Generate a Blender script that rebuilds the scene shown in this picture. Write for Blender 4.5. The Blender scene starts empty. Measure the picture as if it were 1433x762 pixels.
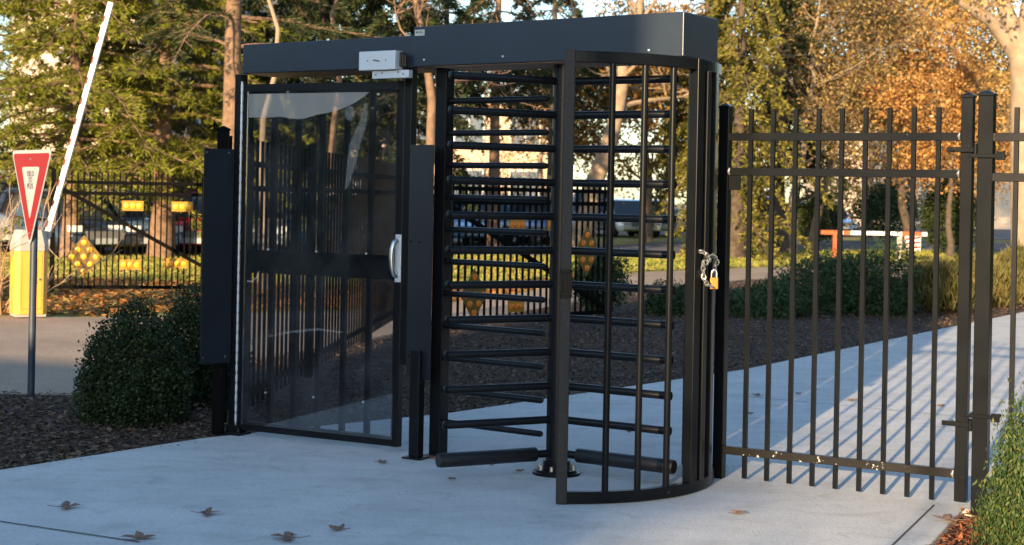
import bpy, bmesh, math, random
import numpy as np
from mathutils import Vector, Matrix
random.seed(7); RNG = np.random.default_rng(7)
sc = bpy.context.scene
COL = sc.collection
F, Y0, ROLL, EYE = 2200.0, 272.9, 0.0197, 1.47
CR, SR = math.cos(ROLL), math.sin(ROLL)

# ---------- placing helpers: photo pixel -> world point -------------
def P(px, py, Y):
    u_, v_ = px-716.5, py-Y0
    u = u_*CR+v_*SR; v = -u_*SR+v_*CR
    return Vector((u*Y/F, Y, EYE-v*Y/F))
def G(px, py, z=0.0):
    u_, v_ = px-716.5, py-Y0
    v = -u_*SR+v_*CR
    return P(px, py, (EYE-z)*F/v)

# ---------- materials -----------------------------------------------
def newmat(name):
    m = bpy.data.materials.new(name); m.use_nodes = True
    nt = m.node_tree; b = nt.nodes['Principled BSDF']
    return m, nt, b
def setp(b, **k):
    for n, v in k.items():
        b.inputs[n.replace('_', ' ')].default_value = v
def mat(name, col, rough=.5, metal=0, bump=0, bscale=200, var=0, vscale=8, coat=0, spec=.5):
    """plain surface whose colour and relief vary a little"""
    m, nt, b = newmat(name); N = nt.nodes; L = nt.links
    setp(b, Roughness=rough, Metallic=metal); b.inputs['Base Color'].default_value = (*col, 1)
    b.inputs['Specular IOR Level'].default_value = spec
    b.inputs['Coat Weight'].default_value = coat
    tc = N.new('ShaderNodeTexCoord')
    if var:
        n = N.new('ShaderNodeTexNoise'); n.inputs['Scale'].default_value = vscale; n.inputs['Detail'].default_value = 6
        L.new(tc.outputs['Object'], n.inputs['Vector'])
        r = N.new('ShaderNodeValToRGB'); r.color_ramp.elements[0].position = .3; r.color_ramp.elements[1].position = .7
        r.color_ramp.elements[0].color = (*[c*(1-var) for c in col], 1); r.color_ramp.elements[1].color = (*[min(1, c*(1+var)) for c in col], 1)
        L.new(n.outputs['Fac'], r.inputs['Fac']); L.new(r.outputs['Color'], b.inputs['Base Color'])
    if bump:
        n = N.new('ShaderNodeTexNoise'); n.inputs['Scale'].default_value = bscale; n.inputs['Detail'].default_value = 4
        L.new(tc.outputs['Object'], n.inputs['Vector'])
        bp = N.new('ShaderNodeBump'); bp.inputs['Strength'].default_value = bump; bp.inputs['Distance'].default_value = .01
        L.new(n.outputs['Fac'], bp.inputs['Height']); L.new(bp.outputs['Normal'], b.inputs['Normal'])
    return m
def leafmat(name, cols, trans=.3, rough=.6):
    """colour picked per leaf; some light passes through"""
    m, nt, b = newmat(name); N = nt.nodes; L = nt.links
    g = N.new('ShaderNodeNewGeometry'); r = N.new('ShaderNodeValToRGB')
    while len(r.color_ramp.elements) < len(cols): r.color_ramp.elements.new(.5)
    for i, c in enumerate(cols):
        r.color_ramp.elements[i].position = i/(len(cols)-1); r.color_ramp.elements[i].color = (*c, 1)
    L.new(g.outputs['Random Per Island'], r.inputs['Fac'])
    L.new(r.outputs['Color'], b.inputs['Base Color']); setp(b, Roughness=rough); b.inputs['Specular IOR Level'].default_value = .2
    t = N.new('ShaderNodeBsdfTranslucent'); L.new(r.outputs['Color'], t.inputs['Color'])
    mx = N.new('ShaderNodeMixShader'); mx.inputs[0].default_value = trans
    L.new(b.outputs[0], mx.inputs[1]); L.new(t.outputs[0], mx.inputs[2])
    L.new(mx.outputs[0], N['Material Output'].inputs['Surface'])
    return m
def groundmat(name, stops, scale=1.5, bump=.3, bscale=60, rough=.9, speck=None):
    m, nt, b = newmat(name); N = nt.nodes; L = nt.links
    tc = N.new('ShaderNodeTexCoord')
    n = N.new('ShaderNodeTexNoise'); n.inputs['Scale'].default_value = scale; n.inputs['Detail'].default_value = 9; n.inputs['Roughness'].default_value = .65
    L.new(tc.outputs['Object'], n.inputs['Vector'])
    r = N.new('ShaderNodeValToRGB')
    while len(r.color_ramp.elements) < len(stops): r.color_ramp.elements.new(.5)
    for i, (p, c) in enumerate(stops):
        r.color_ramp.elements[i].position = p; r.color_ramp.elements[i].color = (*c, 1)
    L.new(n.outputs['Fac'], r.inputs['Fac'])
    out = r.outputs['Color']
    if speck:
        s = N.new('ShaderNodeTexNoise'); s.inputs['Scale'].default_value = speck[0]; s.inputs['Detail'].default_value = 3
        L.new(tc.outputs['Object'], s.inputs['Vector'])
        r2 = N.new('ShaderNodeValToRGB'); r2.color_ramp.elements[0].position = .35; r2.color_ramp.elements[1].position = .68
        r2.color_ramp.elements[0].color = (*[1-speck[1]]*3, 1); r2.color_ramp.elements[1].color = (*[1+speck[1]]*3, 1)
        L.new(s.outputs['Fac'], r2.inputs['Fac'])
        mx = N.new('ShaderNodeMix'); mx.data_type = 'RGBA'; mx.blend_type = 'MULTIPLY'; mx.inputs[0].default_value = 1
        L.new(out, mx.inputs[6]); L.new(r2.outputs['Color'], mx.inputs[7]); out = mx.outputs[2]
    L.new(out, b.inputs['Base Color']); setp(b, Roughness=rough); b.inputs['Specular IOR Level'].default_value = .3
    n2 = N.new('ShaderNodeTexNoise'); n2.inputs['Scale'].default_value = bscale; n2.inputs['Detail'].default_value = 5
    L.new(tc.outputs['Object'], n2.inputs['Vector'])
    bp = N.new('ShaderNodeBump'); bp.inputs['Strength'].default_value = bump; bp.inputs['Distance'].default_value = .02
    L.new(n2.outputs['Fac'], bp.inputs['Height']); L.new(bp.outputs['Normal'], b.inputs['Normal'])
    return m
def paintmat(name, col, chip, amount, rough=.38, scale=18, spec=.25):
    """black enamel with dust and small chips showing pale metal or primer"""
    m, nt, b = newmat(name); N = nt.nodes; L = nt.links; b.inputs['Specular IOR Level'].default_value = spec
    tc = N.new('ShaderNodeTexCoord')
    n = N.new('ShaderNodeTexNoise'); n.inputs['Scale'].default_value = scale; n.inputs['Detail'].default_value = 8; n.inputs['Roughness'].default_value = .7
    L.new(tc.outputs['Object'], n.inputs['Vector'])
    r = N.new('ShaderNodeValToRGB'); r.color_ramp.elements[0].position = amount; r.color_ramp.elements[1].position = amount+.02
    r.color_ramp.elements[0].color = (*col, 1); r.color_ramp.elements[1].color = (*chip, 1)
    L.new(n.outputs['Fac'], r.inputs['Fac'])
    d = N.new('ShaderNodeTexNoise'); d.inputs['Scale'].default_value = 3.5; d.inputs['Detail'].default_value = 7
    L.new(tc.outputs['Object'], d.inputs['Vector'])
    mx = N.new('ShaderNodeMix'); mx.data_type = 'RGBA'; mx.inputs[6].default_value = (*col, 1)
    mx.inputs[7].default_value = (*[c*1.7+.002 for c in col], 1)
    L.new(d.outputs['Fac'], mx.inputs[0])
    mx2 = N.new('ShaderNodeMix'); mx2.data_type = 'RGBA'; mx2.blend_type = 'LIGHTEN'; mx2.inputs[0].default_value = 1
    L.new(mx.outputs[2], mx2.inputs[6]); L.new(r.outputs['Color'], mx2.inputs[7])
    L.new(mx2.outputs[2], b.inputs['Base Color'])
    mr = N.new('ShaderNodeMapRange'); mr.inputs['To Min'].default_value = rough-.05; mr.inputs['To Max'].default_value = rough+.08
    L.new(d.outputs['Fac'], mr.inputs['Value']); L.new(mr.outputs['Result'], b.inputs['Roughness'])
    bp = N.new('ShaderNodeBump'); bp.inputs['Strength'].default_value = .04; bp.inputs['Distance'].default_value = .003
    n3 = N.new('ShaderNodeTexNoise'); n3.inputs['Scale'].default_value = 160
    L.new(tc.outputs['Object'], n3.inputs['Vector']); L.new(n3.outputs['Fac'], bp.inputs['Height']); L.new(bp.outputs['Normal'], b.inputs['Normal'])
    return m
M = {}
M['black'] = paintmat('black_paint', (.004, .0048, .0062), (.004, .0048, .0062), .9, rough=.3)
M['worn'] = paintmat('worn_black_paint', (.0035, .0046, .006), (.38, .36, .33), .70, rough=.28, spec=.14, scale=22)
M['chipped'] = paintmat('chipped_black_paint', (.008, .008, .0075), (.5, .48, .45), .625, rough=.3, scale=26)
M['dusty'] = paintmat('dusty_black_paint', (.012, .013, .015), (.07, .07, .07), .60, rough=.5, scale=120)
M['header'] = paintmat('header_paint', (.013, .020, .031), (.013, .020, .031), .9, rough=.34, spec=.45)
M['panel'] = paintmat('panel_paint', (.006, .009, .014), (.006, .009, .014), .9, rough=.34, spec=.4)
M['farblack'] = mat('far_black_paint', (.005, .005, .005), .8, spec=.03)
M['soffit'] = mat('bare_soffit', (.30, .21, .15), .7, var=.2)
M['rubber'] = mat('black_foam', (.009, .009, .011), .5, bump=.1)
M['steel'] = mat('brushed_steel', (.62, .63, .64), .32, 1, bump=.05)
M['aluminium'] = mat('painted_aluminium', (.62, .66, .70), .4, .3)
M['galv'] = mat('galvanised_steel', (.42, .42, .40), .45, .8, var=.3, vscale=60)
M['rust'] = mat('rusty_steel', (.16, .09, .06), .8, .2, var=.5, vscale=50)
M['brass'] = mat('brass', (.40, .20, .05), .42, .9)
M['screw'] = mat('screw_head', (.75, .76, .76), .35, .6)
M['label'] = mat('silver_label', (.45, .48, .47), .4)
M['ink'] = mat('grey_ink', (.12, .12, .12), .6)
M['red'] = mat('sign_red', (.22, .004, .007), .4, spec=.25)
M['white'] = mat('sign_white', (.30, .33, .335), .4, spec=.3)
M['fadedink'] = mat('faded_ink', (.10, .05, .07), .5)
M['alum_back'] = mat('sign_back', (.35, .36, .36), .4, .6)
M['bluepost'] = mat('sign_post_paint', (.03, .045, .07), .45, var=.2)
M['yellow'] = mat('cabinet_yellow', (.72, .35, .055), .42, var=.06, vscale=3)
M['grey'] = mat('cabinet_grey', (.36, .33, .29), .5)
M['sticker'] = mat('yellow_sticker', (.80, .58, .02), .4)
M['sticker2'] = mat('orange_sticker', (.55, .22, .03), .4)
M['armwhite'] = mat('arm_white', (.78, .76, .72), .35)
M['armred'] = mat('arm_red', (.15, .02, .02), .5, spec=.2)
M['plate'] = mat('reflector_plate', (.42, .20, .012), .5)
M['plateolive'] = mat('olive_reflector_plate', (.17, .10, .012), .5)
M['amber'] = mat('amber_reflector', (.85, .42, .015), .25, spec=.9)
M['amberred'] = mat('orange_reflector', (.80, .22, .02), .25, spec=.9)
M['orange'] = mat('orange_steel', (.38, .08, .02), .45)
M['chrome'] = mat('bright_metal', (.7, .7, .7), .2, 1)
M['tyre'] = mat('tyre_rubber', (.015, .015, .015), .8)
M['carglass'] = mat('car_glass', (.03, .04, .05), .08, spec=.8)
M['lamp_w'] = mat('headlamp_glass', (.7, .72, .74), .15)
M['lamp_r'] = mat('tail_lamp_red', (.4, .02, .02), .2)
def carpaint(n, c): return mat(n, c, .25, .25, coat=.8)
M['car_blue'] = carpaint('car_paint_blue', (.20, .35, .62)); M['car_dark'] = carpaint('car_paint_dark', (.04, .055, .09))
M['car_red'] = carpaint('car_paint_red', (.45, .02, .03)); M['car_white'] = carpaint('car_paint_white', (.68, .70, .72)); M['car_silver'] = carpaint('car_paint_silver', (.34, .38, .44))
# glass of the gate: thin, clear, reflecting
m, nt, b = newmat('clear_sheet'); N = nt.nodes; L = nt.links
tr = N.new('ShaderNodeBsdfTransparent'); tr.inputs[0].default_value = (.80, .83, .86, 1)
gl = N.new('ShaderNodeBsdfGlossy'); gl.inputs['Roughness'].default_value = .02
fr = N.new('ShaderNodeFresnel'); fr.inputs['IOR'].default_value = 1.52
mp = N.new('ShaderNodeMath'); mp.operation = 'MULTIPLY'; mp.inputs[1].default_value = 1.7
L.new(fr.outputs[0], mp.inputs[0])
mx = N.new('ShaderNodeMixShader'); L.new(mp.outputs[0], mx.inputs[0]); L.new(tr.outputs[0], mx.inputs[1]); L.new(gl.outputs[0], mx.inputs[2])
dd = N.new('ShaderNodeBsdfDiffuse'); dd.inputs[0].default_value = (.5, .55, .62, 1); nz = N.new('ShaderNodeTexNoise'); nz.inputs['Scale'].default_value = 2.5; nz.inputs['Detail'].default_value = 8; nz.inputs['Distortion'].default_value = 1.5
tcg = N.new('ShaderNodeTexCoord'); L.new(tcg.outputs['Object'], nz.inputs['Vector']); mrg = N.new('ShaderNodeMapRange'); mrg.inputs['From Min'].default_value = .35; mrg.inputs['From Max'].default_value = .75; mrg.inputs['To Min'].default_value = .004; mrg.inputs['To Max'].default_value = .04
L.new(nz.outputs['Fac'], mrg.inputs['Value']); m2 = N.new('ShaderNodeMixShader'); L.new(mrg.outputs['Result'], m2.inputs[0]); L.new(mx.outputs[0], m2.inputs[1]); L.new(dd.outputs[0], m2.inputs[2])
L.new(m2.outputs[0], N['Material Output'].inputs['Surface']); M['glass'] = m
m, nt, b = newmat('reflection_scratch'); N = nt.nodes; L = nt.links     # pale see-through colour for the painted sky reflection and the scratches
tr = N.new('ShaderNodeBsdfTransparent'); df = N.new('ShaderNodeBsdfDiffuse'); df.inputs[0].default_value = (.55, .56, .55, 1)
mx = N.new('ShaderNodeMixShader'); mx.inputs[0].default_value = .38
L.new(tr.outputs[0], mx.inputs[1]); L.new(df.outputs[0], mx.inputs[2]); L.new(mx.outputs[0], N['Material Output'].inputs['Surface']); M['pale_mark'] = m
M['pale_mark2'] = m.copy(); M['pale_mark2'].node_tree.nodes[mx.name].inputs[0].default_value = .17
# ground
M['concrete'] = groundmat('broomed_concrete', [(.28, (.45, .455, .44)), (.5, (.535, .54, .52)), (.72, (.59, .595, .57))], 1.6, .22, 90, .85, (55, .08))
nt = M['concrete'].node_tree; N = nt.nodes; L = nt.links; bs = N['Principled BSDF']; tc = N.new('ShaderNodeTexCoord')
src = bs.inputs['Base Color'].links[0].from_socket
def mulby(src, fac, lo, hi, plo, phi):
    rr = N.new('ShaderNodeValToRGB'); rr.color_ramp.elements[0].position = plo; rr.color_ramp.elements[1].position = phi
    rr.color_ramp.elements[0].color = (*lo, 1); rr.color_ramp.elements[1].color = (*hi, 1); L.new(fac, rr.inputs['Fac'])
    mm = N.new('ShaderNodeMix'); mm.data_type = 'RGBA'; mm.blend_type = 'MULTIPLY'; mm.inputs[0].default_value = 1
    L.new(src, mm.inputs[6]); L.new(rr.outputs['Color'], mm.inputs[7]); return mm.outputs[2]
def noise(sc_, det=6, dist=0, vec=None):
    n = N.new('ShaderNodeTexNoise'); n.inputs['Scale'].default_value = sc_; n.inputs['Detail'].default_value = det; n.inputs['Distortion'].default_value = dist
    L.new(vec or tc.outputs['Object'], n.inputs['Vector']); return n.outputs['Fac']
mpn = N.new('ShaderNodeMapping'); mpn.inputs['Rotation'].default_value = (0, 0, .6); mpn.inputs['Scale'].default_value = (1, 5, 1); L.new(tc.outputs['Object'], mpn.inputs['Vector'])
src = mulby(src, noise(1.1, 8, .6, mpn.outputs['Vector']), (.945, .94, .935), (1.03, 1.03, 1.03), .36, .62)     # drag marks of the float
src = mulby(src, noise(5, 10, 1.2), (.88, .865, .85), (1, 1, 1), .32, .48)                                     # blotches of grime
vo = N.new('ShaderNodeTexVoronoi'); vo.inputs['Scale'].default_value = 7; L.new(tc.outputs['Object'], vo.inputs['Vector'])
src = mulby(src, vo.outputs['Distance'], (.66, .62, .58), (1, 1, 1), .035, .075)                                 # small round spots
L.new(src, bs.inputs['Base Color'])
M['joint'] = mat('joint_filler', (.06, .055, .05), .9)
M['asphalt'] = groundmat('old_asphalt', [(.3, (.27, .205, .145)), (.55, (.35, .265, .19)), (.75, (.41, .325, .24))], .8, .35, 70, .9, (40, .15))
M['asphalt2'] = groundmat('dark_asphalt', [(.3, (.10, .10, .10)), (.7, (.15, .15, .15))], .8, .3, 50, .9)
M['soil'] = groundmat('mulch_soil', [(.3, (.035, .023, .016)), (.55, (.062, .042, .03)), (.75, (.10, .072, .052))], 9, 1.0, 22, .95, (60, .35))
M['lawn'] = groundmat('autumn_lawn', [(.3, (.20, .18, .045)), (.5, (.29, .27, .07)), (.66, (.32, .22, .08))], 1.2, .6, 30, .95, (25, .25))
M['chips'] = leafmat('mulch_chip', [(.038, .022, .013), (.08, .05, .032), (.12, .078, .05), (.06, .038, .026), (.20, .145, .10), (.045, .026, .016), (.14, .08, .045)], .0, .9)
M['redchips'] = leafmat('red_mulch_chip', [(.10, .03, .015), (.22, .07, .03), (.32, .12, .05), (.14, .05, .03), (.30, .20, .10)], .0, .9)
M['litter'] = leafmat('fallen_leaf', [(.169, .066, .019), (.319, .131, .033), (.394, .206, .066), (.235, .112, .048), (.281, .244, .075)], .15, .8)
M['dulllitter'] = leafmat('dull_fallen_leaf', [(.10, .06, .04), (.17, .10, .06), (.22, .15, .10), (.12, .08, .06)], .05, .9)
M['grassblade'] = leafmat('grass_blade', [(.144, .202, .029), (.245, .288, .050), (.360, .317, .072), (.432, .346, .130)], .3, .7)
M['dryleaf'] = mat('dry_brown_leaf', (.17, .105, .075), .8, var=.35, vscale=40)
# plants
M['bark_pine'] = mat('pine_bark', (.17, .105, .065), .9, bump=1, bscale=22, var=.35, vscale=9)
M['bark_grey'] = mat('grey_bark', (.22, .17, .125), .9, bump=.8, bscale=25, var=.3, vscale=7)
M['bark_pale'] = mat('pale_bark', (.26, .195, .135), .9, bump=.5, bscale=20, var=.25, vscale=4)
M['bark_dark'] = mat('dark_bark', (.075, .055, .04), .9, bump=.9, bscale=25, var=.4, vscale=9)
M['twig'] = mat('tan_twig', (.34, .23, .14), .85)
M['pine'] = leafmat('pine_needle', [(.078, .094, .009), (.156, .172, .016), (.250, .257, .031), (.109, .125, .016)], .25)
M['fir'] = leafmat('fir_needle', [(.012, .025, .010), (.03, .045, .015), (.055, .07, .02), (.02, .03, .012)], .1)
M['hemlock'] = leafmat('hemlock_spray', [(.04, .05, .012), (.12, .12, .02), (.28, .24, .045), (.16, .15, .03), (.025, .03, .01)], .25)
M['boxwood'] = leafmat('boxwood_leaf', [(.012, .026, .010), (.028, .052, .018), (.06, .085, .028), (.018, .033, .012), (.035, .045, .018)], .12, .5)
M['juniper'] = leafmat('juniper_needle', [(.014, .036, .016), (.032, .064, .024), (.056, .088, .032)], .1)
M['arbor'] = leafmat('arborvitae_spray', [(.018, .045, .016), (.04, .085, .026), (.07, .125, .035), (.13, .15, .045), (.025, .05, .02)], .2)
M['maple'] = leafmat('orange_leaf', [(.209, .081, .025), (.403, .194, .056), (.549, .355, .146), (.468, .274, .081), (.161, .073, .025), (.500, .258, .081)], .3)
M['gold'] = leafmat('golden_leaf', [(.337, .206, .047), (.524, .355, .103), (.636, .468, .187), (.318, .224, .066), (.487, .234, .074), (.140, .094, .028)], .35)
M['olive'] = leafmat('olive_leaf', [(.088, .072, .024), (.240, .184, .056), (.384, .280, .104), (.240, .104, .040), (.080, .072, .024), (.352, .240, .120)], .3)
M['rustleaf'] = leafmat('rust_leaf', [(.160, .064, .024), (.360, .160, .040), (.480, .272, .064), (.272, .192, .040), (.096, .048, .016)], .3)
M['drygrass'] = leafmat('dry_grass_blade', [(.090, .096, .022), (.135, .124, .034), (.191, .152, .056), (.068, .079, .022)], .25)
M['stucco'] = mat('cream_stucco', (.62, .50, .38), .9, var=.06, vscale=.4)
M['peach'] = mat('peach_brick', (.56, .38, .27), .9, var=.12, vscale=1.5)
M['window'] = mat('window_glass', (.10, .13, .17), .12, spec=.8)
M['frame'] = mat('window_frame', (.55, .55, .52), .6)
M['roof'] = mat('flat_roof', (.16, .15, .14), .9)
M['brick'] = mat('brown_brick', (.20, .11, .08), .9, var=.2, vscale=5)

# ---------- objects and names --------------------------------------
ORIG = {}
def tag(o, label=None, cat=None, group=None, kind=None):
    if label: o['label'] = label
    if cat: o['category'] = cat
    if group: o['group'] = group
    if kind: o['kind'] = kind
    return o
def thing(name, loc, label, cat, group=None, rz=0):
    o = bpy.data.objects.new(name, None); COL.objects.link(o); o.location = loc; o.rotation_euler = (0, 0, rz)
    o.empty_display_size = .1
    return tag(o, label, cat, group)
def link_mesh(name, me, m, parent=None, bevel=0, smooth=False):
    o = bpy.data.objects.new(name, me); COL.objects.link(o)
    if m: me.materials.append(m)
    if parent: o.parent = parent
    if smooth: me.shade_smooth()
    if bevel:
        md = o.modifiers.new('edge', 'BEVEL'); md.width = bevel; md.segments = 2; md.limit_method = 'ANGLE'; md.angle_limit = math.radians(50)
    return o
class MB:
    """collects boxes, tubes and sheets into one mesh, in the frame of its parent"""
    def __init__(s): s.v = []; s.f = []
    def add(s, v, f):
        n = len(s.v); s.v += [tuple(x) for x in v]; s.f += [tuple(i+n for i in q) for q in f]; return s
    def box(s, c, size, ax=None):
        hx, hy, hz = [a/2 for a in size]; c = Vector(c)
        X, Y, Z = ax if ax else (Vector((1, 0, 0)), Vector((0, 1, 0)), Vector((0, 0, 1)))
        v = [c+X*(hx*a)+Y*(hy*b)+Z*(hz*d) for a in (-1, 1) for b in (-1, 1) for d in (-1, 1)]
        return s.add(v, [(0, 1, 3, 2), (4, 6, 7, 5), (0, 4, 5, 1), (2, 3, 7, 6), (0, 2, 6, 4), (1, 5, 7, 3)])
    def bx(s, x0, x1, y0, y1, z0, z1): return s.box(((x0+x1)/2, (y0+y1)/2, (z0+z1)/2), (x1-x0, y1-y0, z1-z0))
    def bar(s, a, b, w, h):
        a, b = Vector(a), Vector(b); X = (b-a).normalized()
        Z = Vector((0, 0, 1)) if abs(X.z) < .995 else Vector((0, 1, 0))
        Yv = Z.cross(X).normalized(); Z = X.cross(Yv)
        return s.box((a+b)/2, ((b-a).length, w, h), (X, Yv, Z))
    def tube(s, pts, r, n=12, cap=True):
        pts = [Vector(p) for p in pts]; R = r if hasattr(r, '__len__') else [r]*len(pts)
        T = [(pts[min(i+1, len(pts)-1)]-pts[max(i-1, 0)]).normalized() for i in range(len(pts))]
        up = Vector((0, 0, 1)) if abs(T[0].z) < .9 else Vector((1, 0, 0))
        v = []; f = []; U = T[0].cross(up).normalized()
        for i, p in enumerate(pts):
            U = (U-T[i]*U.dot(T[i])).normalized(); W = T[i].cross(U)
            for k in range(n):
                a = 2*math.pi*k/n; v.append(p+(U*math.cos(a)+W*math.sin(a))*R[i])
        for i in range(len(pts)-1):
            for k in range(n):
                k2 = (k+1) % n; f.append((i*n+k, i*n+k2, (i+1)*n+k2, (i+1)*n+k))
        if cap:
            f.append(tuple(range(n-1, -1, -1))); f.append(tuple((len(pts)-1)*n+k for k in range(n)))
        return s.add(v, f)
    def prism(s, poly, z0, z1):
        n = len(poly); v = [(x, y, z0) for x, y in poly]+[(x, y, z1) for x, y in poly]
        return s.add(v, [tuple(range(n-1, -1, -1)), tuple(range(n, 2*n))]+[(i, (i+1) % n, n+(i+1) % n, n+i) for i in range(n)])
    def extrude(s, poly3, d):
        """polygon of 3d points pushed along the vector d"""
        n = len(poly3); d = Vector(d); v = [Vector(p) for p in poly3]; v += [p+d for p in v]
        return s.add(v, [tuple(range(n-1, -1, -1)), tuple(range(n, 2*n))]+[(i, (i+1) % n, n+(i+1) % n, n+i) for i in range(n)])
    def arcbar(s, R, a0, a1, t, z0, z1, n=32):
        v = []; f = []
        for i in range(n+1):
            a = a0+(a1-a0)*i/n
            for rr, z in ((R-t/2, z0), (R+t/2, z0), (R+t/2, z1), (R-t/2, z1)): v.append((rr*math.cos(a), rr*math.sin(a), z))
        for i in range(n):
            for k in range(4): f.append((i*4+k, i*4+(k+1) % 4, (i+1)*4+(k+1) % 4, (i+1)*4+k))
        f += [(3, 2, 1, 0), (n*4, n*4+1, n*4+2, n*4+3)]
        return s.add(v, f)
    def mesh(s, name):
        me = bpy.data.meshes.new(name); me.from_pydata(s.v, [], s.f)
        bm = bmesh.new(); bm.from_mesh(me); bmesh.ops.recalc_face_normals(bm, faces=bm.faces); bm.to_mesh(me); bm.free()
        return me
    def build(s, name, m, parent=None, bevel=0, smooth=False, origin=None):
        if origin is not None:
            o_ = Vector(origin); s.v = [tuple(Vector(p)-o_) for p in s.v]
        ob = link_mesh(name, s.mesh(name), M[m] if isinstance(m, str) else m, parent, bevel, False)
        if origin is not None: ob.location = origin
        if smooth: smooth_auto(ob.data)
        return ob
def smooth_auto(me, ang=40):
    me.shade_smooth()
    try: me.set_sharp_from_angle(angle=math.radians(ang))
    except Exception: pass
def children(o): return [c for c in bpy.data.objects if c.parent == o]
def copy_tree(o, parent=None):
    c = o.copy(); COL.objects.link(c)
    if parent: c.parent = parent
    for ch in list(o.children): copy_tree(ch, c)
    return c
def text_mesh(s, size, ext=.0006, align='CENTER'):
    cu = bpy.data.curves.new('lettering', 'FONT'); cu.body = s; cu.size = size; cu.extrude = ext; cu.align_x = align; cu.align_y = 'CENTER'; cu.space_line = .8
    o = bpy.data.objects.new('tmp_text', cu); COL.objects.link(o)
    dg = bpy.context.evaluated_depsgraph_get(); dg.update()
    me = bpy.data.meshes.new_from_object(o.evaluated_get(dg)); bpy.data.objects.remove(o); me.materials.clear()
    me.name = 'lettering'; return me

# ============ SETTING ============
def sheet(name, poly, z, m, thick=None, bevel=0):
    b = MB()
    if thick: b.prism(poly, z-thick, z)
    else: b.add([(x, y, z) for x, y in poly], [tuple(range(len(poly)))])
    o = b.build(name, m, bevel=bevel); tag(o, kind='structure'); return o
sheet('ground', [(-400, -150), (400, -150), (400, 500), (-400, 500)], -.07, 'lawn')
g = lambda x, y: G(x, y).xy[:]
A0 = Vector(g(0, 657)); A1 = Vector(g(280, 613)); dA = (A1-A0).normalized()
walk_l = [tuple(A0-dA*14), tuple(A0), tuple(A1), g(391, 601), g(623, 578), g(1038, 517), g(1433, 436)]
e1 = Vector((.8196, -.573)); e2 = Vector((.573, .8196))
far = Vector(walk_l[-1]); pr = Vector((.6, .8))
bedc = Vector(g(1347, 712)); bedn = Vector(g(1298, 765)); bd = (bedn-bedc).normalized()
walk = walk_l+[tuple(far+pr*25), tuple(far+pr*25+Vector((7, -5))), tuple(bedc+e1*5.0), tuple(bedc), tuple(bedc+bd*9)]
walk += [(-6, -5.5)]
sheet('sidewalk', walk, 0.0, 'concrete', .12, .006)
sheet('mulch_bed', [(-14, -5), (-14, 11.2), (-3.15, 11.35), (-.6, 18.4), (2.15, 25.6), (4.5, 29.8), (9, 33), (17, 40), (17, 31), (9, 19), (1, 9), (-1.2, 7)], -.036, 'soil')
sheet('planting_bed', [tuple(bedc+Vector((.04, .1))), tuple(bedc+e1*6), (9, -4), tuple(bedc+bd*9)], -.030, 'soil')
sheet('driveway', [(-60, 11.2), (-3.15, 11.4), (-.6, 18.4), (2.15, 25.6), (4.5, 29.8), (9, 33), (20, 42), (20, 48), (5.4, 35), (2.7, 32), (0, 24), (-1.5, 20.3), (-4.9, 18.2), (-60, 18.2)], -.042, 'asphalt')
sheet('road', [(-1.5, 39), (3, 40), (7, 46.5), (16, 52), (60, 62), (60, 76), (16, 63), (7, 58), (3, 49), (-1.5, 47)], -.05, 'asphalt2')
sheet('parking_lot', [(-60, 34), (-3, 34), (4, 66), (60, 78), (60, 110), (-60, 110)], -.055, 'asphalt2')
# joints in the concrete: thin fillers set in saw cuts
def strip(name, a, b, w, z=.004):
    a, b = Vector(a), Vector(b); d = (b-a).normalized(); n = Vector((-d.y, d.x))*w/2
    o = MB().add([(*(a+n), z), (*(a-n), z), (*(b-n), z), (*(b+n), z)], [(0, 1, 2, 3)]).build(name, 'joint'); tag(o, kind='structure')
ja, jb = Vector(g(0, 730)), Vector(g(182, 757)); dj = (jb-ja).normalized()
strip('sidewalk_joint', ja-dj*1.2, jb+dj*.05, .012)
jc = Vector(g(1100, 560)); strip('sidewalk_joint', jc-Vector((.83, -.55))*.95, jc+Vector((.83, -.55))*3.6, .008)
j2 = bedc-Vector((.83, -.55))*.14; strip('sidewalk_joint', j2, j2+bd*3, .009)

# ============ TURNSTILE ============
TH = -.61; C0 = Vector((.264, 8.3265, 0))
T = thing('turnstile', C0, 'tall black steel full-height turnstile with curved bar cage and horizontal arms', 'turnstile', rz=TH)
def ring_pts(R, a, z): return (R*math.cos(a), R*math.sin(a), z)
D2R = math.radians
W2L = lambda wdeg: D2R(wdeg)-TH      # world angle -> local
b = MB().tube([(0, 0, .05), (0, 0, 2.17)], .058, 28); b.build('centre_column', 'black', T, smooth=True)
fl = MB().tube([(0, 0, 0), (0, 0, .014), (0, 0, .0145), (0, 0, .026)], [.128, .128, .118, .11], 40).tube([(0, 0, .026), (0, 0, .075)], .072, 28).build('base_flange', 'worn', T, smooth=True)
for k in range(8):
    a = k*math.pi/4+.3; MB().tube([(.094*math.cos(a), .094*math.sin(a), .026), (.094*math.cos(a), .094*math.sin(a), .05)], .009, 6).build('bolt', 'galv', fl)
ZLO, ZHI, NA = .111, 2.077, 12
arm = MB().tube([(.05, 0, 0), (.652, 0, 0), (.660, 0, 0)], [.0205, .0205, .017], 18).mesh('arm'); smooth_auto(arm)
armcap = MB().tube([(.654, 0, 0), (.666, 0, 0), (.671, 0, 0)], [.0225, .0225, .008], 16).mesh('arm_cap'); smooth_auto(armcap)
sleeve = MB().tube([(.125, 0, 0), (.131, 0, 0), (.676, 0, 0), (.692, 0, 0)], [.033, .037, .037, .034], 24).mesh('foam_sleeve'); smooth_auto(sleeve)
for me, mm in ((arm, 'black'), (armcap, 'worn'), (sleeve, 'rubber')): me.materials.append(M[mm])
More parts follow.
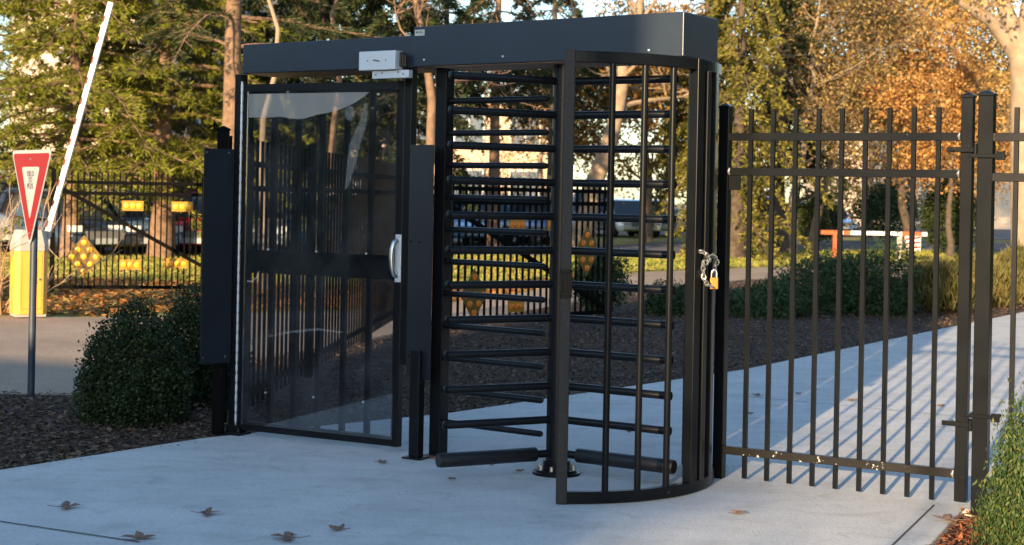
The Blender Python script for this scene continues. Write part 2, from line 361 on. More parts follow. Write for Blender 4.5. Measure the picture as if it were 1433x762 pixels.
for k in range(3):
    for i in range(NA):
        o = bpy.data.objects.new('rotor_arm', arm); COL.objects.link(o); o.parent = T
        o.location = (0, 0, ZLO+(ZHI-ZLO)*i/(NA-1)); o.rotation_euler = (0, 0, W2L(207.4)+k*2*math.pi/3)
        c = bpy.data.objects.new('foam_sleeve' if i == 0 else 'arm_cap', sleeve if i == 0 else armcap); COL.objects.link(c); c.parent = o
# fixed comb barrier
MB().bx(-.789-.04, -.789+.036, -.038, .038, .012, 2.17).build('comb_post', 'black', T, .004)
MB().bx(-.789-.075, -.789+.07, -.065, .065, 0, .012).build('comb_base_plate', 'rust', T, .002)
comb = MB().tube([(-.76, 0, 0), (-.108, 0, 0), (-.097, 0, 0)], [.017, .017, .012], 16).mesh('comb_bar'); smooth_auto(comb); comb.materials.append(M['black'])
for i in range(NA-1):
    o = bpy.data.objects.new('comb_bar', comb); COL.objects.link(o); o.parent = T; o.location = (0, 0, ZLO+(ZHI-ZLO)*(i+.5)/(NA-1))
# header
hd = MB().bx(-.877, .813, -.183, .183, 2.1690, 2.3880).build('header', 'header', T, .004)
lab = MB().bx(-.866, -.800, -.1865, -.1825, 2.338, 2.371).build('rating_label', 'label', hd)
tl = MB().bx(-.858, -.845, -.1885, -.1862, 2.352, 2.362).bx(-.84, -.81, -.1885, -.1862, 2.352, 2.356).bx(-.84, -.815, -.1885, -.1862, 2.360, 2.363).build('printed_lines', 'ink', hd)
for a in (-.80, -.27, .62): MB().tube([(a, -.182, 2.205), (a, -.187, 2.205)], .006, 10).build('screw', 'screw', hd)
MB().bx(-.74, .80, -.165, .165, 2.1645, 2.1685).build('header_soffit', 'soffit', hd)
# cage
AF, AB = W2L(-90), W2L(24); RC = .808
MB().arcbar(RC, AF, AB, .040, 2.112, 2.168, 40).build('cage_top_rail', 'worn', T, .003)
MB().arcbar(RC, AF, AB, .040, 0.004, .060, 40).build('cage_bottom_rail', 'worn', T, .003)
def radial_box(a, R, w, t, z0, z1):
    X = Vector((math.cos(a), math.sin(a), 0)); Yv = Vector((-X.y, X.x, 0))
    return MB().box(X*R+Vector((0, 0, (z0+z1)/2)), (t, w, z1-z0), (X, Yv, Vector((0, 0, 1))))
fp = radial_box(AF, RC, .052, .058, .002, 2.172).build('cage_front_post', 'dusty', T, .004)
cb = MB().tube([(0, 0, .055), (0, 0, 2.115)], .0165, 16).mesh('cage_bar'); smooth_auto(cb); cb.materials.append(M['worn'])
for w in (-75, -62.8, -50.2):
    o = bpy.data.objects.new('cage_bar', cb); COL.objects.link(o); o.parent = T; o.location = ring_pts(RC, W2L(w), 0)
radial_box(W2L(-36.5), RC, .062, .05, .055, 2.17).build('cage_side_post', 'worn', T, .003)
radial_box(W2L(-29.5), RC+.0, .05, .045, .055, 2.115).build('cage_side_post', 'black', T, .003)
radial_box(W2L(-20), RC, .06, .04, .055, 2.115).build('cage_side_post', 'black', T, .003)
MB().arcbar(RC-.03, W2L(-28), W2L(22), .012, .03, 2.14, 24).build('curved_side_panel', 'black', T)
radial_box(AB, RC, .062, .062, .002, 2.172).build('cage_rear_post', 'black', T, .004)
# strike plate and latch slot on the front post
X = Vector((math.cos(AF), math.sin(AF), 0)); Yv = Vector((-X.y, X.x, 0)); zc = 1.055; Zv = Vector((0, 0, 1))
st = MB()
for dx, sz in ((-.024, (.012, .008, .13)), (.024, (.012, .008, .13))): st.box(X*(RC+.035)+Yv*dx+Zv*zc, (.02, .012, .13), (X, Yv, Zv))
for dz in (-.06, .06): st.box(X*(RC+.035)+Zv*(zc+dz), (.02, .06, .012), (X, Yv, Zv))
st.box(X*(RC+.034)+Zv*zc, (.006, .02, .09), (X, Yv, Zv))
st.build('latch_strike', 'worn', T, .0015)

# ============ GLAZED GATE BESIDE THE TURNSTILE ============
H0 = Vector((-1.635, 9.47, 0)); H1 = Vector((-.578, 8.90, 0)); dr = (H1-H0); LEN = dr.length; TD = math.atan2(dr.y, dr.x)
Dg = thing('glazed_gate', H0, 'black framed walk-through gate with clear sheet over vertical bars, left of the turnstile', 'gate', rz=TD)
def to_local(root, w):   # world point -> frame of an Empty with only a z turn
    c, s = math.cos(-root.rotation_euler.z), math.sin(-root.rotation_euler.z); d = Vector(w)-Vector(root.location)
    return Vector((d.x*c-d.y*s, d.x*s+d.y*c, d.z))
def HW(a, bb, z): return C0+Vector((math.cos(TH)*a-math.sin(TH)*bb, math.sin(TH)*a+math.cos(TH)*bb, z))
# header over the gate, in line with the turnstile's
b = MB(); X = Vector((math.cos(TH-TD), math.sin(TH-TD), 0)); Yv = Vector((-X.y, X.x, 0))
b.box(to_local(Dg, HW(-1.5395, .006, 2.255)), (1.319, .345, .176), (X, Yv, Zv)); gh = b.build('gate_header', 'header', Dg, .004)
MB().box(to_local(Dg, HW(-1.5395, -.168, 2.195)), (1.317, .006, .05), (X, Yv, Zv)).build('header_lip', 'header', gh, .002)
# leaf: stiles, rails, bars, mid plate
lf = MB().bx(.028, .073, -.022, .022, .03, 2.105).bx(LEN-.085, LEN-.035, -.022, .022, .03, 2.105)
lf.bx(.073, LEN-.085, -.021, .021, 2.045, 2.104).bx(.073, LEN-.085, -.021, .021, .031, .085)
leaf = lf.build('gate_leaf', 'black', Dg, .003)
iw = LEN-.085-.073
for k in range(5):
    x = .073+iw*(k+1)/6-.01
    MB().bx(x-.016, x+.016, .0, .026, .084, 2.046).build('leaf_bar', 'black', leaf, .002)
MB().bx(.073, LEN-.085, -.004, .004-.0045, .975, 1.115).build('mid_plate', 'black', leaf)
gz = MB().bx(.06, LEN-.072, -.0285, -.0235, .07, 2.06).build('clear_sheet', 'glass', leaf)
for k in (1, 3, 5):
    x = .073+iw*k/6-.01
    for z in (.27, 1.12):
        MB().tube([(x, -.0285, z), (x, -.033, z)], .006, 10).build('screw', 'screw', leaf)
# sky reflection painted as pale patches: strip along the top, sliver and disc
def pale_mark(pts, name='painted_reflection', fm_='pale_mark'):
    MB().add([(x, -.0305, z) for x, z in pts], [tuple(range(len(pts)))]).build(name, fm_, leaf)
top = 2.045; fx = [(0, .14), (.12, .143), (.24, .138), (.32, .150), (.37, .153), (.42, .147), (.49, .128), (.57, .118), (.66, .098), (.75, .066), (.82, .028), (.86, .0)]
pale_mark([(.073, top)]+[(.073+x, top-d_) for x, d_ in fx])
pale_mark([(.80, 1.74), (.84, 1.83), (.87, 1.87), (.90, 1.98), (.925, 1.98), (.92, 1.86), (.88, 1.75), (.845, 1.62), (.80, 1.50), (.775, 1.48)], fm_='pale_mark2')
pale_mark([(.80+.035*math.cos(k*.5), 1.925+.045*math.sin(k*.5)) for k in range(12)], fm_='pale_mark2')
pale_mark([(.25, .60), (.40, .63), (.60, .66), (.78, .655), (.78, .665), (.60, .675), (.40, .645), (.25, .61)], 'scratch', 'pale_mark2')
pale_mark([(.085, .93), (.12, .93), (.15, .95), (.17, .99), (.175, .985), (.155, .945), (.12, .92), (.085, .92)], 'scratch', 'pale_mark')
# long hinge strip and its pivot shoe
MB().tube([(.017, -.026, .06), (.017, -.026, 2.12)], .0065, 10).build('hinge_strip', 'steel', Dg, smooth=True)
hk = MB()
for i in range(34): z = .08+i*.06; hk.tube([(.017, -.026, z), (.017, -.026, z+.045)], .0078, 8)
hk.build('hinge_knuckles', 'aluminium', Dg)
MB().bx(-.035, .012, -.03, .035, .02, 2.165).build('hinge_post', 'black', Dg, .003)
pv = MB().bx(-.07, .07, -.06, .06, 0, .016).bx(-.04, .04, -.04, .04, .016, .055)
for x, y in ((-.05, -.04), (.05, -.04), (-.05, .04), (.05, .04)): pv.tube([(x, y, .016), (x, y, .045)], .012, 6)
pv.build('pivot_shoe', 'black', Dg, .002)
# latch side post, stub post with foot, infill panels
jp = MB().bx(LEN-.03, LEN+.018, -.03, .03, .5, 2.166).build('latch_post', 'black', Dg, .003)
sp = to_local(Dg, G(582, 641)); MB().bx(sp.x-.032, sp.x+.03, sp.y-.03, sp.y+.03, .01, .6).build('stub_post', 'black', Dg, .003)
MB().bx(sp.x-.06, sp.x+.06, sp.y-.055, sp.y+.055, 0, .01).build('stub_base_plate', 'black', Dg, .002)
p0 = to_local(Dg, P(571, 400, 8.80)); p1 = to_local(Dg, P(604, 400, 8.66))
pp = MB().bar((p0.x, p0.y, 1.09), (p1.x, p1.y, 1.09), .004, 1.30).build('side_panel', 'panel', Dg, .001)
dv = Vector((p1.x-p0.x, p1.y-p0.y, 0)).normalized()
for t, z in ((.01, .56), (.01, 1.2), (.9, .5), (.9, 1.2)):
    q = Vector((p0.x, p0.y, z))+dv*(.02+.08*t); MB().tube([q+Vector((0, -.002, 0)), q+Vector((0, -.007, 0))], .006, 8).build('bolt', 'black', pp)
fpw = G(296, 610)
p0 = to_local(Dg, Vector((fpw.x-.065, fpw.y-.06, 0))); p1 = Vector((-.018, -.045, 0))
pp = MB().bar((p0.x, p0.y, 1.073), (p1.x, p1.y, 1.073), .004, 1.28).build('side_panel', 'panel', Dg, .001)
dv = (p1-Vector((p0.x, p0.y, 0))).normalized()
for t in (.02, .17):
    for z in (.47, 1.69):
        q = Vector((p0.x, p0.y, z))+dv*t; MB().tube([q+Vector((0, -.002, 0)), q+Vector((0, -.007, 0))], .005, 8).build('bolt', 'galv', pp)
# pull handle
hx = LEN-.055
pl = MB().bx(hx-.018, hx+.022, -.030, -.0225, .965, 1.235).build('handle_plate', 'aluminium', leaf, .003)
hp = [(hx-.006, -.03, 1.0), (hx-.012, -.05, 1.01), (hx-.020, -.058, 1.05), (hx-.022, -.060, 1.10), (hx-.020, -.058, 1.15), (hx-.012, -.05, 1.19), (hx-.006, -.03, 1.20)]
MB().tube(hp, .0145, 12).build('pull_handle', 'steel', leaf, smooth=True)
# closer: body on the header, bracket on the leaf
q0 = to_local(Dg, P(534, 90, 8.78)); cx = q0.x
hfy = lambda x: to_local(Dg, HW(-2.199, -.18, 0)).y+(x-to_local(Dg, HW(-2.199, -.18, 0)).x)*math.tan(TH-TD)
yb = hfy(cx)
cl = MB().box((cx, yb-.035, 2.205), (.262, .066, .105), (X, Yv, Zv)).build('closer_body', 'aluminium', gh, .003)
for dx in (-.07, .06): MB().tube([Vector((cx, yb-.068, 2.205))+X*dx, Vector((cx, yb-.0715, 2.205))+X*dx], .004, 8).build('screw', 'ink', cl)
MB().bar(Vector((cx-.02, yb-.0705, 2.208))+X*(-.01), Vector((cx+.015, yb-.0715, 2.200)), .002, .008).build('closer_mark', 'ink', cl)
ck = MB()
for k in range(3): ck.tube([Vector((cx, yb-.03, 2.17))+X*(.142+.016*k), Vector((cx, yb-.03, 2.25-.01*k))+X*(.142+.016*k)], .008, 8)
ck.build('closer_arm', 'black', gh)
br = MB().box((cx+.075, yb-.03, 2.128), (.262, .035, .043), (X, Yv, Zv)).build('closer_bracket', 'aluminium', leaf, .002)
for dx in (-.105, -.06, .055, .09): MB().tube([Vector((cx+.075, yb-.047, 2.128+(.01 if abs(dx) < .08 else 0)))+X*dx, Vector((cx+.075, yb-.0505, 2.128+(.01 if abs(dx) < .08 else 0)))+X*dx], .005, 8).build('bolt', 'ink', leaf)

# ============ PICKET FENCES ============
def picket_fence(root, p0, p1, zb, zt, rails, n, w=.022, rail_h=.038, rail_w=.03, mt='farblack', pm=None, first=True, inset=0.0):
    """pickets and rails from p0 to p1 (frame of root)"""
    p0, p1 = Vector(p0), Vector(p1); d = (p1-p0); L_ = d.length; d.normalize(); a = math.atan2(d.y, d.x)
    pm_ = MB().bx(-w/2, w/2, -w/2, w/2, zb, zt).mesh('picket'); pm_.materials.append(M[pm or mt])
    for z in rails:
        MB().bar((p0.x, p0.y, z), (p1.x, p1.y, z), rail_w, rail_h).build('rail', mt, root, .002 if w > .02 and n < 20 else 0)
    for i in range(n):
        o = bpy.data.objects.new('picket', pm_); COL.objects.link(o); o.parent = root
        q = p0+d*(L_*(i+1)/(n+1)); o.location = (q.x, q.y, 0); o.rotation_euler = (0, 0, a)
def post(root, x, y, w, z0, z1, mt, a=0, cap=True, name='post'):
    c, s = math.cos(a), math.sin(a); X = Vector((c, s, 0)); Yv = Vector((-s, c, 0))
    o = MB().box((x, y, (z0+z1)/2), (w, w, z1-z0), (X, Yv, Zv)).build(name, mt, root, .003)
    if cap:
        h = w/2+.004; cc = Vector((x, y, z1))
        v = [cc+X*(h*i)+Yv*(h*j) for i, j in ((-1, -1), (1, -1), (1, 1), (-1, 1))]; v += [p+Vector((0, 0, .012)) for p in v]+[cc+Vector((0, 0, .03))]
        MB().add(v, [(3, 2, 1, 0), (0, 1, 5, 4), (1, 2, 6, 5), (2, 3, 7, 6), (3, 0, 4, 7), (4, 5, 8), (5, 6, 8), (6, 7, 8), (7, 4, 8)]).build('post_cap', mt, o, .002)
    return o
# pedestrian gate at the right
g1 = Vector((1.1214, 8.3032, 0)); g2 = Vector((2.2209, 7.6785, 0)); gd = g2-g1; GA = math.atan2(gd.y, gd.x); GL = gd.length
PG = thing('picket_gate', g1, 'black steel picket gate with chipped bottom rail, chained shut right of the turnstile', 'gate', rz=GA)
picket_fence(PG, (.02, 0, 0), (GL-.02, 0, 0), .012, 1.945, (1.80, 1.617), 9, mt='worn', pm='worn', rail_h=.04, rail_w=.034)
MB().bar((.02, 0, .152), (GL-.02, 0, .152), .036, .042).build('bottom_rail', 'chipped', PG, .002)
post(PG, 0, 0, .056, .0, 1.95, 'worn', 0)
post(PG, GL, 0, .056, .02, 1.99, 'worn', 0)
for z in (1.735, .40):
    MB().bx(GL-.09, GL+.05, -.045, -.029, z-.012, z+.012).tube([(GL-.06, -.06, z), (GL-.06, .045, z)], .009, 8).tube([(GL+.045, -.037, z-.03), (GL+.045, -.037, z+.03)], .011, 10).build('hinge', 'worn', PG, .002)
MB().bx(.03, .09, -.01, .002, 1.52, 1.598).build('corner_gusset', 'worn', PG)
for x, z in ((GL-.035, 1.80), (GL-.035, 1.617), (.035, 1.617), (GL-.035, .152)):
    MB().tube([(x, -.022, z-.016), (x-.004, -.027, z), (x, -.022, z+.018)], [.004, .008, .004], 8).build('weld_bead', 'galv', PG)
# fixed fence further right, on its heavy hinge post
bp_ = G(1367, 719); FR = thing('picket_fence', bp_, 'black picket fence ending in the thick hinge post beside the picket gate', 'fence', rz=GA)
post(FR, .012, 0, .070, 0, 1.985, 'worn', 0)
picket_fence(FR, (.035, 0, 0), (2.33, 0, 0), .04, 1.93, (1.79, 1.60, .15), 19, mt='black', pm='black', rail_h=.04)
post(FR, 2.36, 0, .06, 0, 1.96, 'black', 0)
for z in (1.70, .47):
    MB().bx(-.06, .10, -.050, -.036, z-.009, z+.009).tube([(-.045, -.06, z), (-.045, .05, z)], .009, 8).tube([(.085, -.065, z), (.085, .05, z)], .011, 8).bx(.07, .11, -.062, -.05, z-.02, z+.02).build('hinge_strap', 'worn', FR, .002)
# side fence running back from the glazed gate
s0 = Vector((fpw.x+.02, fpw.y+.09, 0)); s1 = Vector((-1.27, 18.4, 0)); SA = math.atan2(s1.y-s0.y, s1.x-s0.x)
SF = thing('picket_fence', s0, 'black picket fence running back from the left side of the glazed gate', 'fence', rz=SA); SL = (s1-s0).length
picket_fence(SF, (.03, 0, 0), (SL-.03, 0, 0), .04, 1.80, (1.64, 1.48, .14), 56, w=.018, mt='farblack', pm='farblack')
for x in (0, SL/3, 2*SL/3, SL): post(SF, x, 0, .062, 0, 1.825, 'farblack')
# road gate leaves with reflectors
def reflector(root, x, z, lens, y=-.03):
    p_ = MB().bx(x-.135, x+.135, y-.004, y, z-.065, z+.065).build('reflector_bar', 'plate', root, .002)
    for k in (-1, 0, 1):
        MB().tube([(x+k*.082, y-.004, z), (x+k*.082, y-.014, z), (x+k*.082, y-.018, z)], [.036, .034, .018], 14).build('reflector_button', lens, p_)
def diamond(root, x, z, lens, plate='plateolive', h=.28, y=-.03, wx=1.0):
    p_ = MB().extrude([(x-h*wx, y-.005, z), (x, y-.005, z-h), (x+h*wx, y-.005, z), (x, y-.005, z+h)], (0, .005, 0)).build('diamond_plate', plate, root)
    for i in (-1, 0, 1):
        for j in (-1, 0, 1):
            cx, cz = (i+j)*h*.33*wx, (i-j)*h*.33
            MB().tube([(x+cx, y-.005, z+cz), (x+cx, y-.015, z+cz), (x+cx, y-.019, z+cz)], [.036, .034, .018], 14).build('reflector_button', lens, p_)
def road_gate(name, a, bb, label, npk, lens):
    a, bb = Vector((*a, 0)), Vector((*bb, 0)); an = math.atan2(bb.y-a.y, bb.x-a.x); R_ = thing(name, a, label, 'gate', 'leaves of the road gate', rz=an); L_ = (bb-a).length
    picket_fence(R_, (0, 0, 0), (L_, 0, 0), .17, 1.66, (1.53, 1.39, .17), npk, w=.020, rail_h=.045)
    for x in (0, L_): post(R_, x, 0, .06, .1, 1.68, 'farblack')
    MB().bar((.1, -.025, 1.45), (L_-.1, -.025, .22), .03, .05).build('brace', 'farblack', R_)
    return R_, L_
la, lb = P(72, 407, 20.3).xy[:], P(338, 407, 20.9).xy[:]
R1, L1 = road_gate('road_gate_leaf', la, lb, 'wide black road gate leaf with amber arrow reflectors, behind the yellow barrier box', 31, 'amber')
def along(a, bb, px, L_): # distance along leaf for a picture column
    best = min(range(0, 400), key=lambda i: abs(colof(Vector((*a, 0)).lerp(Vector((*bb, 0)), i/400))-px)); return L_*best/400
def colof(p): return 716.5+F*p.x/p.y-8*(20/ max(p.y, 1))*.3
for px, z in ((184, 1.235), (253, 1.235), (182, .465), (247, .49)): reflector(R1, along(la, lb, px, L1), z, 'amber')
diamond(R1, along(la, lb, 117, L1), .565, 'amber', wx=.82)
ra, rb = (-.86, 15.6), (1.12, 17.9)
R2, L2 = road_gate('road_gate_leaf', ra, rb, 'black road gate leaf with two diamond reflector plates, seen through the turnstile arms', 29, 'amberred')
reflector(R2, along(ra, rb, 719, L2), 1.16, 'amberred'); reflector(R2, along(ra, rb, 719, L2), .30, 'amberred'); reflector(R2, along(ra, rb, 772, L2), 1.16, 'amberred')
diamond(R2, along(ra, rb, 660, L2), .44, 'amberred', wx=.72); diamond(R2, along(ra, rb, 817, L2), .86, 'amberred', wx=.8)

# ============ CHAIN AND PADLOCK ============
def link_chain(pts, name, parent, wire=.0032, lw=.011):
    """interlocking oval links following a path"""
    me = MB(); pts = [Vector(p) for p in pts]; seg = []
    for a, bb in zip(pts[:-1], pts[1:]):
        n = max(1, round((bb-a).length/.024)); seg += [(a.lerp(bb, i/n), a.lerp(bb, (i+1)/n)) for i in range(n)]
    for i, (a, bb) in enumerate(seg):
        d = (bb-a).normalized(); s1_ = d.cross(Vector((.3, -1, .2))).normalized(); s2_ = d.cross(s1_); s_ = s1_ if i % 2 else s2_
        c = (a+bb)/2; hl = (bb-a).length/2+.006; loop = []
        for k in range(12):
            t = 2*math.pi*k/12; loop.append(c+d*hl*math.cos(t)+s_*lw*math.sin(t))
        loop.append(loop[0]); me.tube(loop, wire, 6, cap=False)
    return me.build(name, 'galv', parent, smooth=True)
cp = [P(970, 352, 7.90), P(980, 351, 7.84), P(988, 355, 7.80), P(993, 362, 7.84), P(990, 368, 7.80), P(984, 366, 7.78), P(984, 378, 7.80), P(985, 390, 7.80), P(990, 398, 7.82), P(997, 401, 7.84)]
cp2 = [P(993, 357, 7.90), P(1000, 358, 7.95), P(1004, 365, 8.0), P(1001, 374, 7.98), P(998, 380, 7.94)]
CH = thing('chain', P(985, 365, 7.85), 'galvanised chain looped round the latch post of the picket gate', 'chain')
sh = lambda L_: [p-CH.location for p in L_]
link_chain(sh(cp), 'chain_strand', CH); link_chain(sh(cp2), 'chain_strand', CH)
PL = thing('padlock', P(999, 405, 7.88), 'brass padlock hanging from the chain on the picket gate', 'padlock')
MB().bx(-.021, .021, -.011, .011, .002, .062).build('lock_body', 'brass', PL, .004)
MB().tube([(-.013, 0, .06), (-.013, 0, .085), (-.009, 0, .096), (0, 0, .101), (.009, 0, .096), (.013, 0, .085), (.013, 0, .06)], .0038, 10).build('shackle', 'steel', PL, smooth=True)

# ============ YIELD SIGN ============
ys = G(39.5, 548); YS = thing('yield_sign', ys, 'red and white triangular give-way sign on a dark round post at the road edge', 'sign', rz=D2R(-53))
MB().tube([(0, .02, -.05), (0, .02, 1.10), (0, .02, 1.66)], [.026, .026, .024], 14).build('post', 'bluepost', YS, smooth=True)
def tri(w, zt, zb, r, y0, y1):   # downward triangle with rounded corners
    pts = []
    cor = [(-w/2, zt), (w/2, zt), (0, zb)]
    for i, c in enumerate(cor):
        a, bb = cor[i-1], cor[(i+1) % 3]; c_ = Vector(c); da = (Vector(a)-c_).normalized(); db = (Vector(bb)-c_).normalized()
        s_, e_ = c_+da*r, c_+db*r
        for k in range(6):
            t = k/5; pts.append((s_*(1-t)**2+c_*2*t*(1-t)+e_*t*t))
    return [(p.x, y0, p.y) for p in pts], (0, y1-y0, 0)
pts, d = tri(.80, 1.725, 1.025, .06, -.012, -.008); fc = MB().extrude(pts, d).build('sign_face', 'white', YS)
pts, d = tri(.735, 1.701, 1.062, .045, -.0135, -.0115); MB().extrude(pts, d).build('red_panel', 'red', fc)
pts, d = tri(.355, 1.605, 1.225, .03, -.015, -.013); MB().extrude(pts, d).build('white_panel', 'white', fc)
tm = text_mesh('YIELD\nTO\nPEDS', .055); tm.materials.append(M['fadedink']); o = bpy.data.objects.new('sign_lettering', tm); COL.objects.link(o); o.parent = fc; o.location = (0, -.0165, 1.51); o.rotation_euler = (math.pi/2, 0, 0)
for z in (1.66, 1.13): MB().tube([(0, -.0135, z), (0, -.018, z)], .008, 8).build('bolt', 'galv', fc)

# ============ BARRIER BOX AND ARM ============
bw = G(39, 438); BG = thing('barrier_gate', bw, 'yellow parking barrier box with grey lid and raised striped white arm', 'barrier', rz=D2R(28))
s_ = .185; ch = .055
octo = [(-s_+ch, -s_), (s_-ch, -s_), (s_, -s_+ch), (s_, s_-ch), (s_-ch, s_), (-s_+ch, s_), (-s_, s_-ch), (-s_, -s_+ch)]
MB().prism(octo, 0, .72).build('cabinet', 'yellow', BG, .006)
n8 = len(octo); v = [(x*1.04, y*1.04, .72) for x, y in octo]+[(x*1.03, y*1.03, .80) for x, y in octo]+[(x*.80, y*.80, .965) for x, y in octo]
MB().add(v, [tuple(range(7, -1, -1)), tuple(range(16, 24))]+[(r*8+i, r*8+(i+1) % 8, (r+1)*8+(i+1) % 8, (r+1)*8+i) for r in (0, 1) for i in range(8)]).build('lid', 'grey', BG, .01)
MB().bx(-.17, .17, -.17, .17, -.03, .0).build('foot', 'grey', BG)
MB().bx(-.115, .115, -s_-.002, -s_+.002, .06, .066).bx(-.115, -.111, -s_-.002, -s_+.002, .066, .69).bx(.111, .115, -s_-.002, -s_+.002, .066, .69).build('door_seam', 'ink', BG)
MB().tube([(.09, -s_+.001, .4), (.09, -s_-.008, .4)], .014, 12).build('door_lock', 'steel', BG)
st2 = MB().bx(-.03, .06, -s_-.003, -s_+.001, .35, .64).build('caution_label', 'sticker2', BG)
tm = text_mesh('CAUTION', .052); tm.materials.append(M['ink']); o = bpy.data.objects.new('label_lettering', tm); COL.objects.link(o); o.parent = st2; o.location = (.016, -s_-.005, .49); o.rotation_euler = (math.pi/2, math.pi/2, 0)
MB().bx(-s_-.003, -s_+.001, -.05, .03, .35, .64).build('caution_label', 'sticker', BG)
a0, a1 = to_local(BG, P(66, 328, 18.3)), to_local(BG, P(155.5, 3, 18.3))
hub = MB().tube([a0+Vector((-.02, -.10, 0)), a0+Vector((-.02, .12, 0))], .05, 14).build('arm_hub', 'grey', BG)
ar = MB().bar(a0-(a1-a0)*.03, a1, .05, .062).build('barrier_arm', 'armwhite', BG, .006)
da = (a1-a0).normalized(); 
for i in range(11):
    c = a0+(a1-a0)*(.05+i*.088); 
    zz = Vector((0, 0, 1)); yv = zz.cross(da).normalized(); z2 = da.cross(yv)
    MB().extrude([c+z2*.032-da*.06-yv*.0275, c+z2*.032+da*.03-yv*.0275, c+z2*.012+da*.02-yv*.0275, c+z2*.012-da*.05-yv*.0275], yv*.002).build('red_stripe', 'armred', ar)
    MB().extrude([c+z2*.032-da*.09+yv*.0255, c+z2*.032+da*.05+yv*.0255, c+z2*.008+da*.03+yv*.0255, c+z2*.008-da*.07+yv*.0255], yv*.002).build('red_stripe', 'armred', ar)

# ============ FOLIAGE ENGINE ============
def quads_mesh(name, c, u, w, fold=0.0):
    """rhombic leaves: centre c, half length vector u, half width vector w"""
    n = len(c); nrm = np.cross(u, w); ln = np.linalg.norm(nrm, axis=1, keepdims=True)+1e-9
    lift = nrm/ln*np.linalg.norm(w, axis=1, keepdims=True)*fold
    v = np.empty((n, 4, 3)); v[:, 0] = c-u; v[:, 1] = c+w+lift; v[:, 2] = c+u; v[:, 3] = c-w+lift
    me = bpy.data.meshes.new(name); me.vertices.add(n*4); me.vertices.foreach_set('co', v.reshape(-1))
    me.loops.add(n*4); me.loops.foreach_set('vertex_index', np.arange(n*4)); me.polygons.add(n)
    me.polygons.foreach_set('loop_start', np.arange(0, n*4, 4)); me.polygons.foreach_set('loop_total', np.full(n, 4)); me.update(calc_edges=True)
    return me
def rnd_dir(n): d = RNG.normal(size=(n, 3)); return d/np.linalg.norm(d, axis=1, keepdims=True)
def leaves(name, pts, size, m, parent=None, aspect=.55, spread=0, flat=0, upright=None):
    pts = np.asarray(pts); n = len(pts); u = rnd_dir(n)
    if flat: u[:, 2] *= 1-flat; u /= np.linalg.norm(u, axis=1, keepdims=True)
    if upright is not None: u = u*.6+np.array(upright); u /= np.linalg.norm(u, axis=1, keepdims=True)
    w = np.cross(u, rnd_dir(n)); w /= np.linalg.norm(w, axis=1, keepdims=True)+1e-9
    if flat: w[:, 2] *= 1-flat
    sz = size*RNG.uniform(.55, 1.25, (n, 1))/2
    return link_mesh(name, quads_mesh(name, pts+RNG.normal(0, 1, (n, 3))*spread, u*sz, w*sz*aspect, .3), M[m], parent)
def tufts(name, base, dirs, length, m, parent, k=8, width=.02, cone=.9):
    """needle bundles: k blades fanned round each twig direction"""
    base = np.repeat(np.asarray(base), k, 0); d = np.repeat(np.asarray(dirs), k, 0); n = len(base)
    d = d+rnd_dir(n)*cone; d /= np.linalg.norm(d, axis=1, keepdims=True)
    ln = length*RNG.uniform(.6, 1.2, (n, 1))/2; w = np.cross(d, rnd_dir(n)); w /= np.linalg.norm(w, axis=1, keepdims=True)+1e-9
    return link_mesh(name, quads_mesh(name, base+d*ln, d*ln, w*width/2), M[m], parent)
def wander(p, d, L_, n, wob, trop=0):
    pts = [Vector(p)]; d = Vector(d).normalized()
    for i in range(n):
        d = (d+Vector((random.gauss(0, wob), random.gauss(0, wob), random.gauss(0, wob)+trop))).normalized(); pts.append(pts[-1]+d*(L_/n))
    return pts
def decid(name, loc, label, cat, H=9, r=.2, lean=(0, 0), clear=2.2, leafm='maple', nleaf=14000, lsize=.11, bark='bark_grey', group=None, spread=2.6, seed=1, levels=3, leafspread=.28, zmax=9, wide=1.0, fork=None):
    random.seed(seed); root = thing(name, loc, label, cat, group)
    tr_ = MB(); tips = []; lb_ = MB()
    base = Vector((0, 0, -.1)); top = Vector((lean[0]*H, lean[1]*H, H*.75)); n = 9
    tp = [base.lerp(top, i/n)+Vector((random.gauss(0, .05), random.gauss(0, .05), 0))*(i > 0)*(1+i*.25) for i in range(n+1)]
    tr_.tube(tp, [r*(1.35 if i == 0 else 1.0)*(1-.085*i) for i in range(n+1)], 12)
    def grow(p, d, L_, rr, lev):
        pts = wander(p, d, L_, 5, .16, .04); lb_.tube(pts, [max(.006, rr*(1-.15*i)) for i in range(6)], 6 if lev > 1 else 4, cap=False)
        if lev == 0:
            tips.extend(pts[1:]); return
        tips.extend(pts[4:])
        for k in range(random.randint(3, 5)):
            i = random.randint(1, 5); q = pts[i]; dd = (pts[i]-pts[i-1]).normalized()
            nd = (dd*.7+Vector((random.gauss(0, .75), random.gauss(0, .75), random.gauss(.1, .5)))).normalized()
            grow(q, nd, L_*random.uniform(.5, .72), rr*.5, lev-1)
    zz = clear; k = 0
    while zz < H*.75:
        f = zz/(H*.75); p = Vector(tp[min(n, int(f*n))]).lerp(Vector(tp[min(n, int(f*n)+1)]), f*n-int(f*n))
        a = k*2.4+random.uniform(-.5, .5); el = random.uniform(.1, .75)
        d = Vector((math.cos(a)*wide, math.sin(a), el)); grow(p, d, spread*(1.15-.5*f)*random.uniform(.7, 1.1), r*.30*(1.2-f*.6), levels-1)
        zz += random.uniform(.28, .55)*max(1, H/10); k += 1
    tr_.build('trunk', bark, root, smooth=True); lb_.build('limbs', bark, root, smooth=True)
    tips = np.array([t[:] for t in tips if t.z < zmax+loc[2]*0])
    if nleaf and len(tips):
        idx = RNG.integers(0, len(tips), nleaf); leaves('crown', tips[idx]+RNG.normal(0, leafspread, (nleaf, 3)), lsize, leafm, root)
    return root
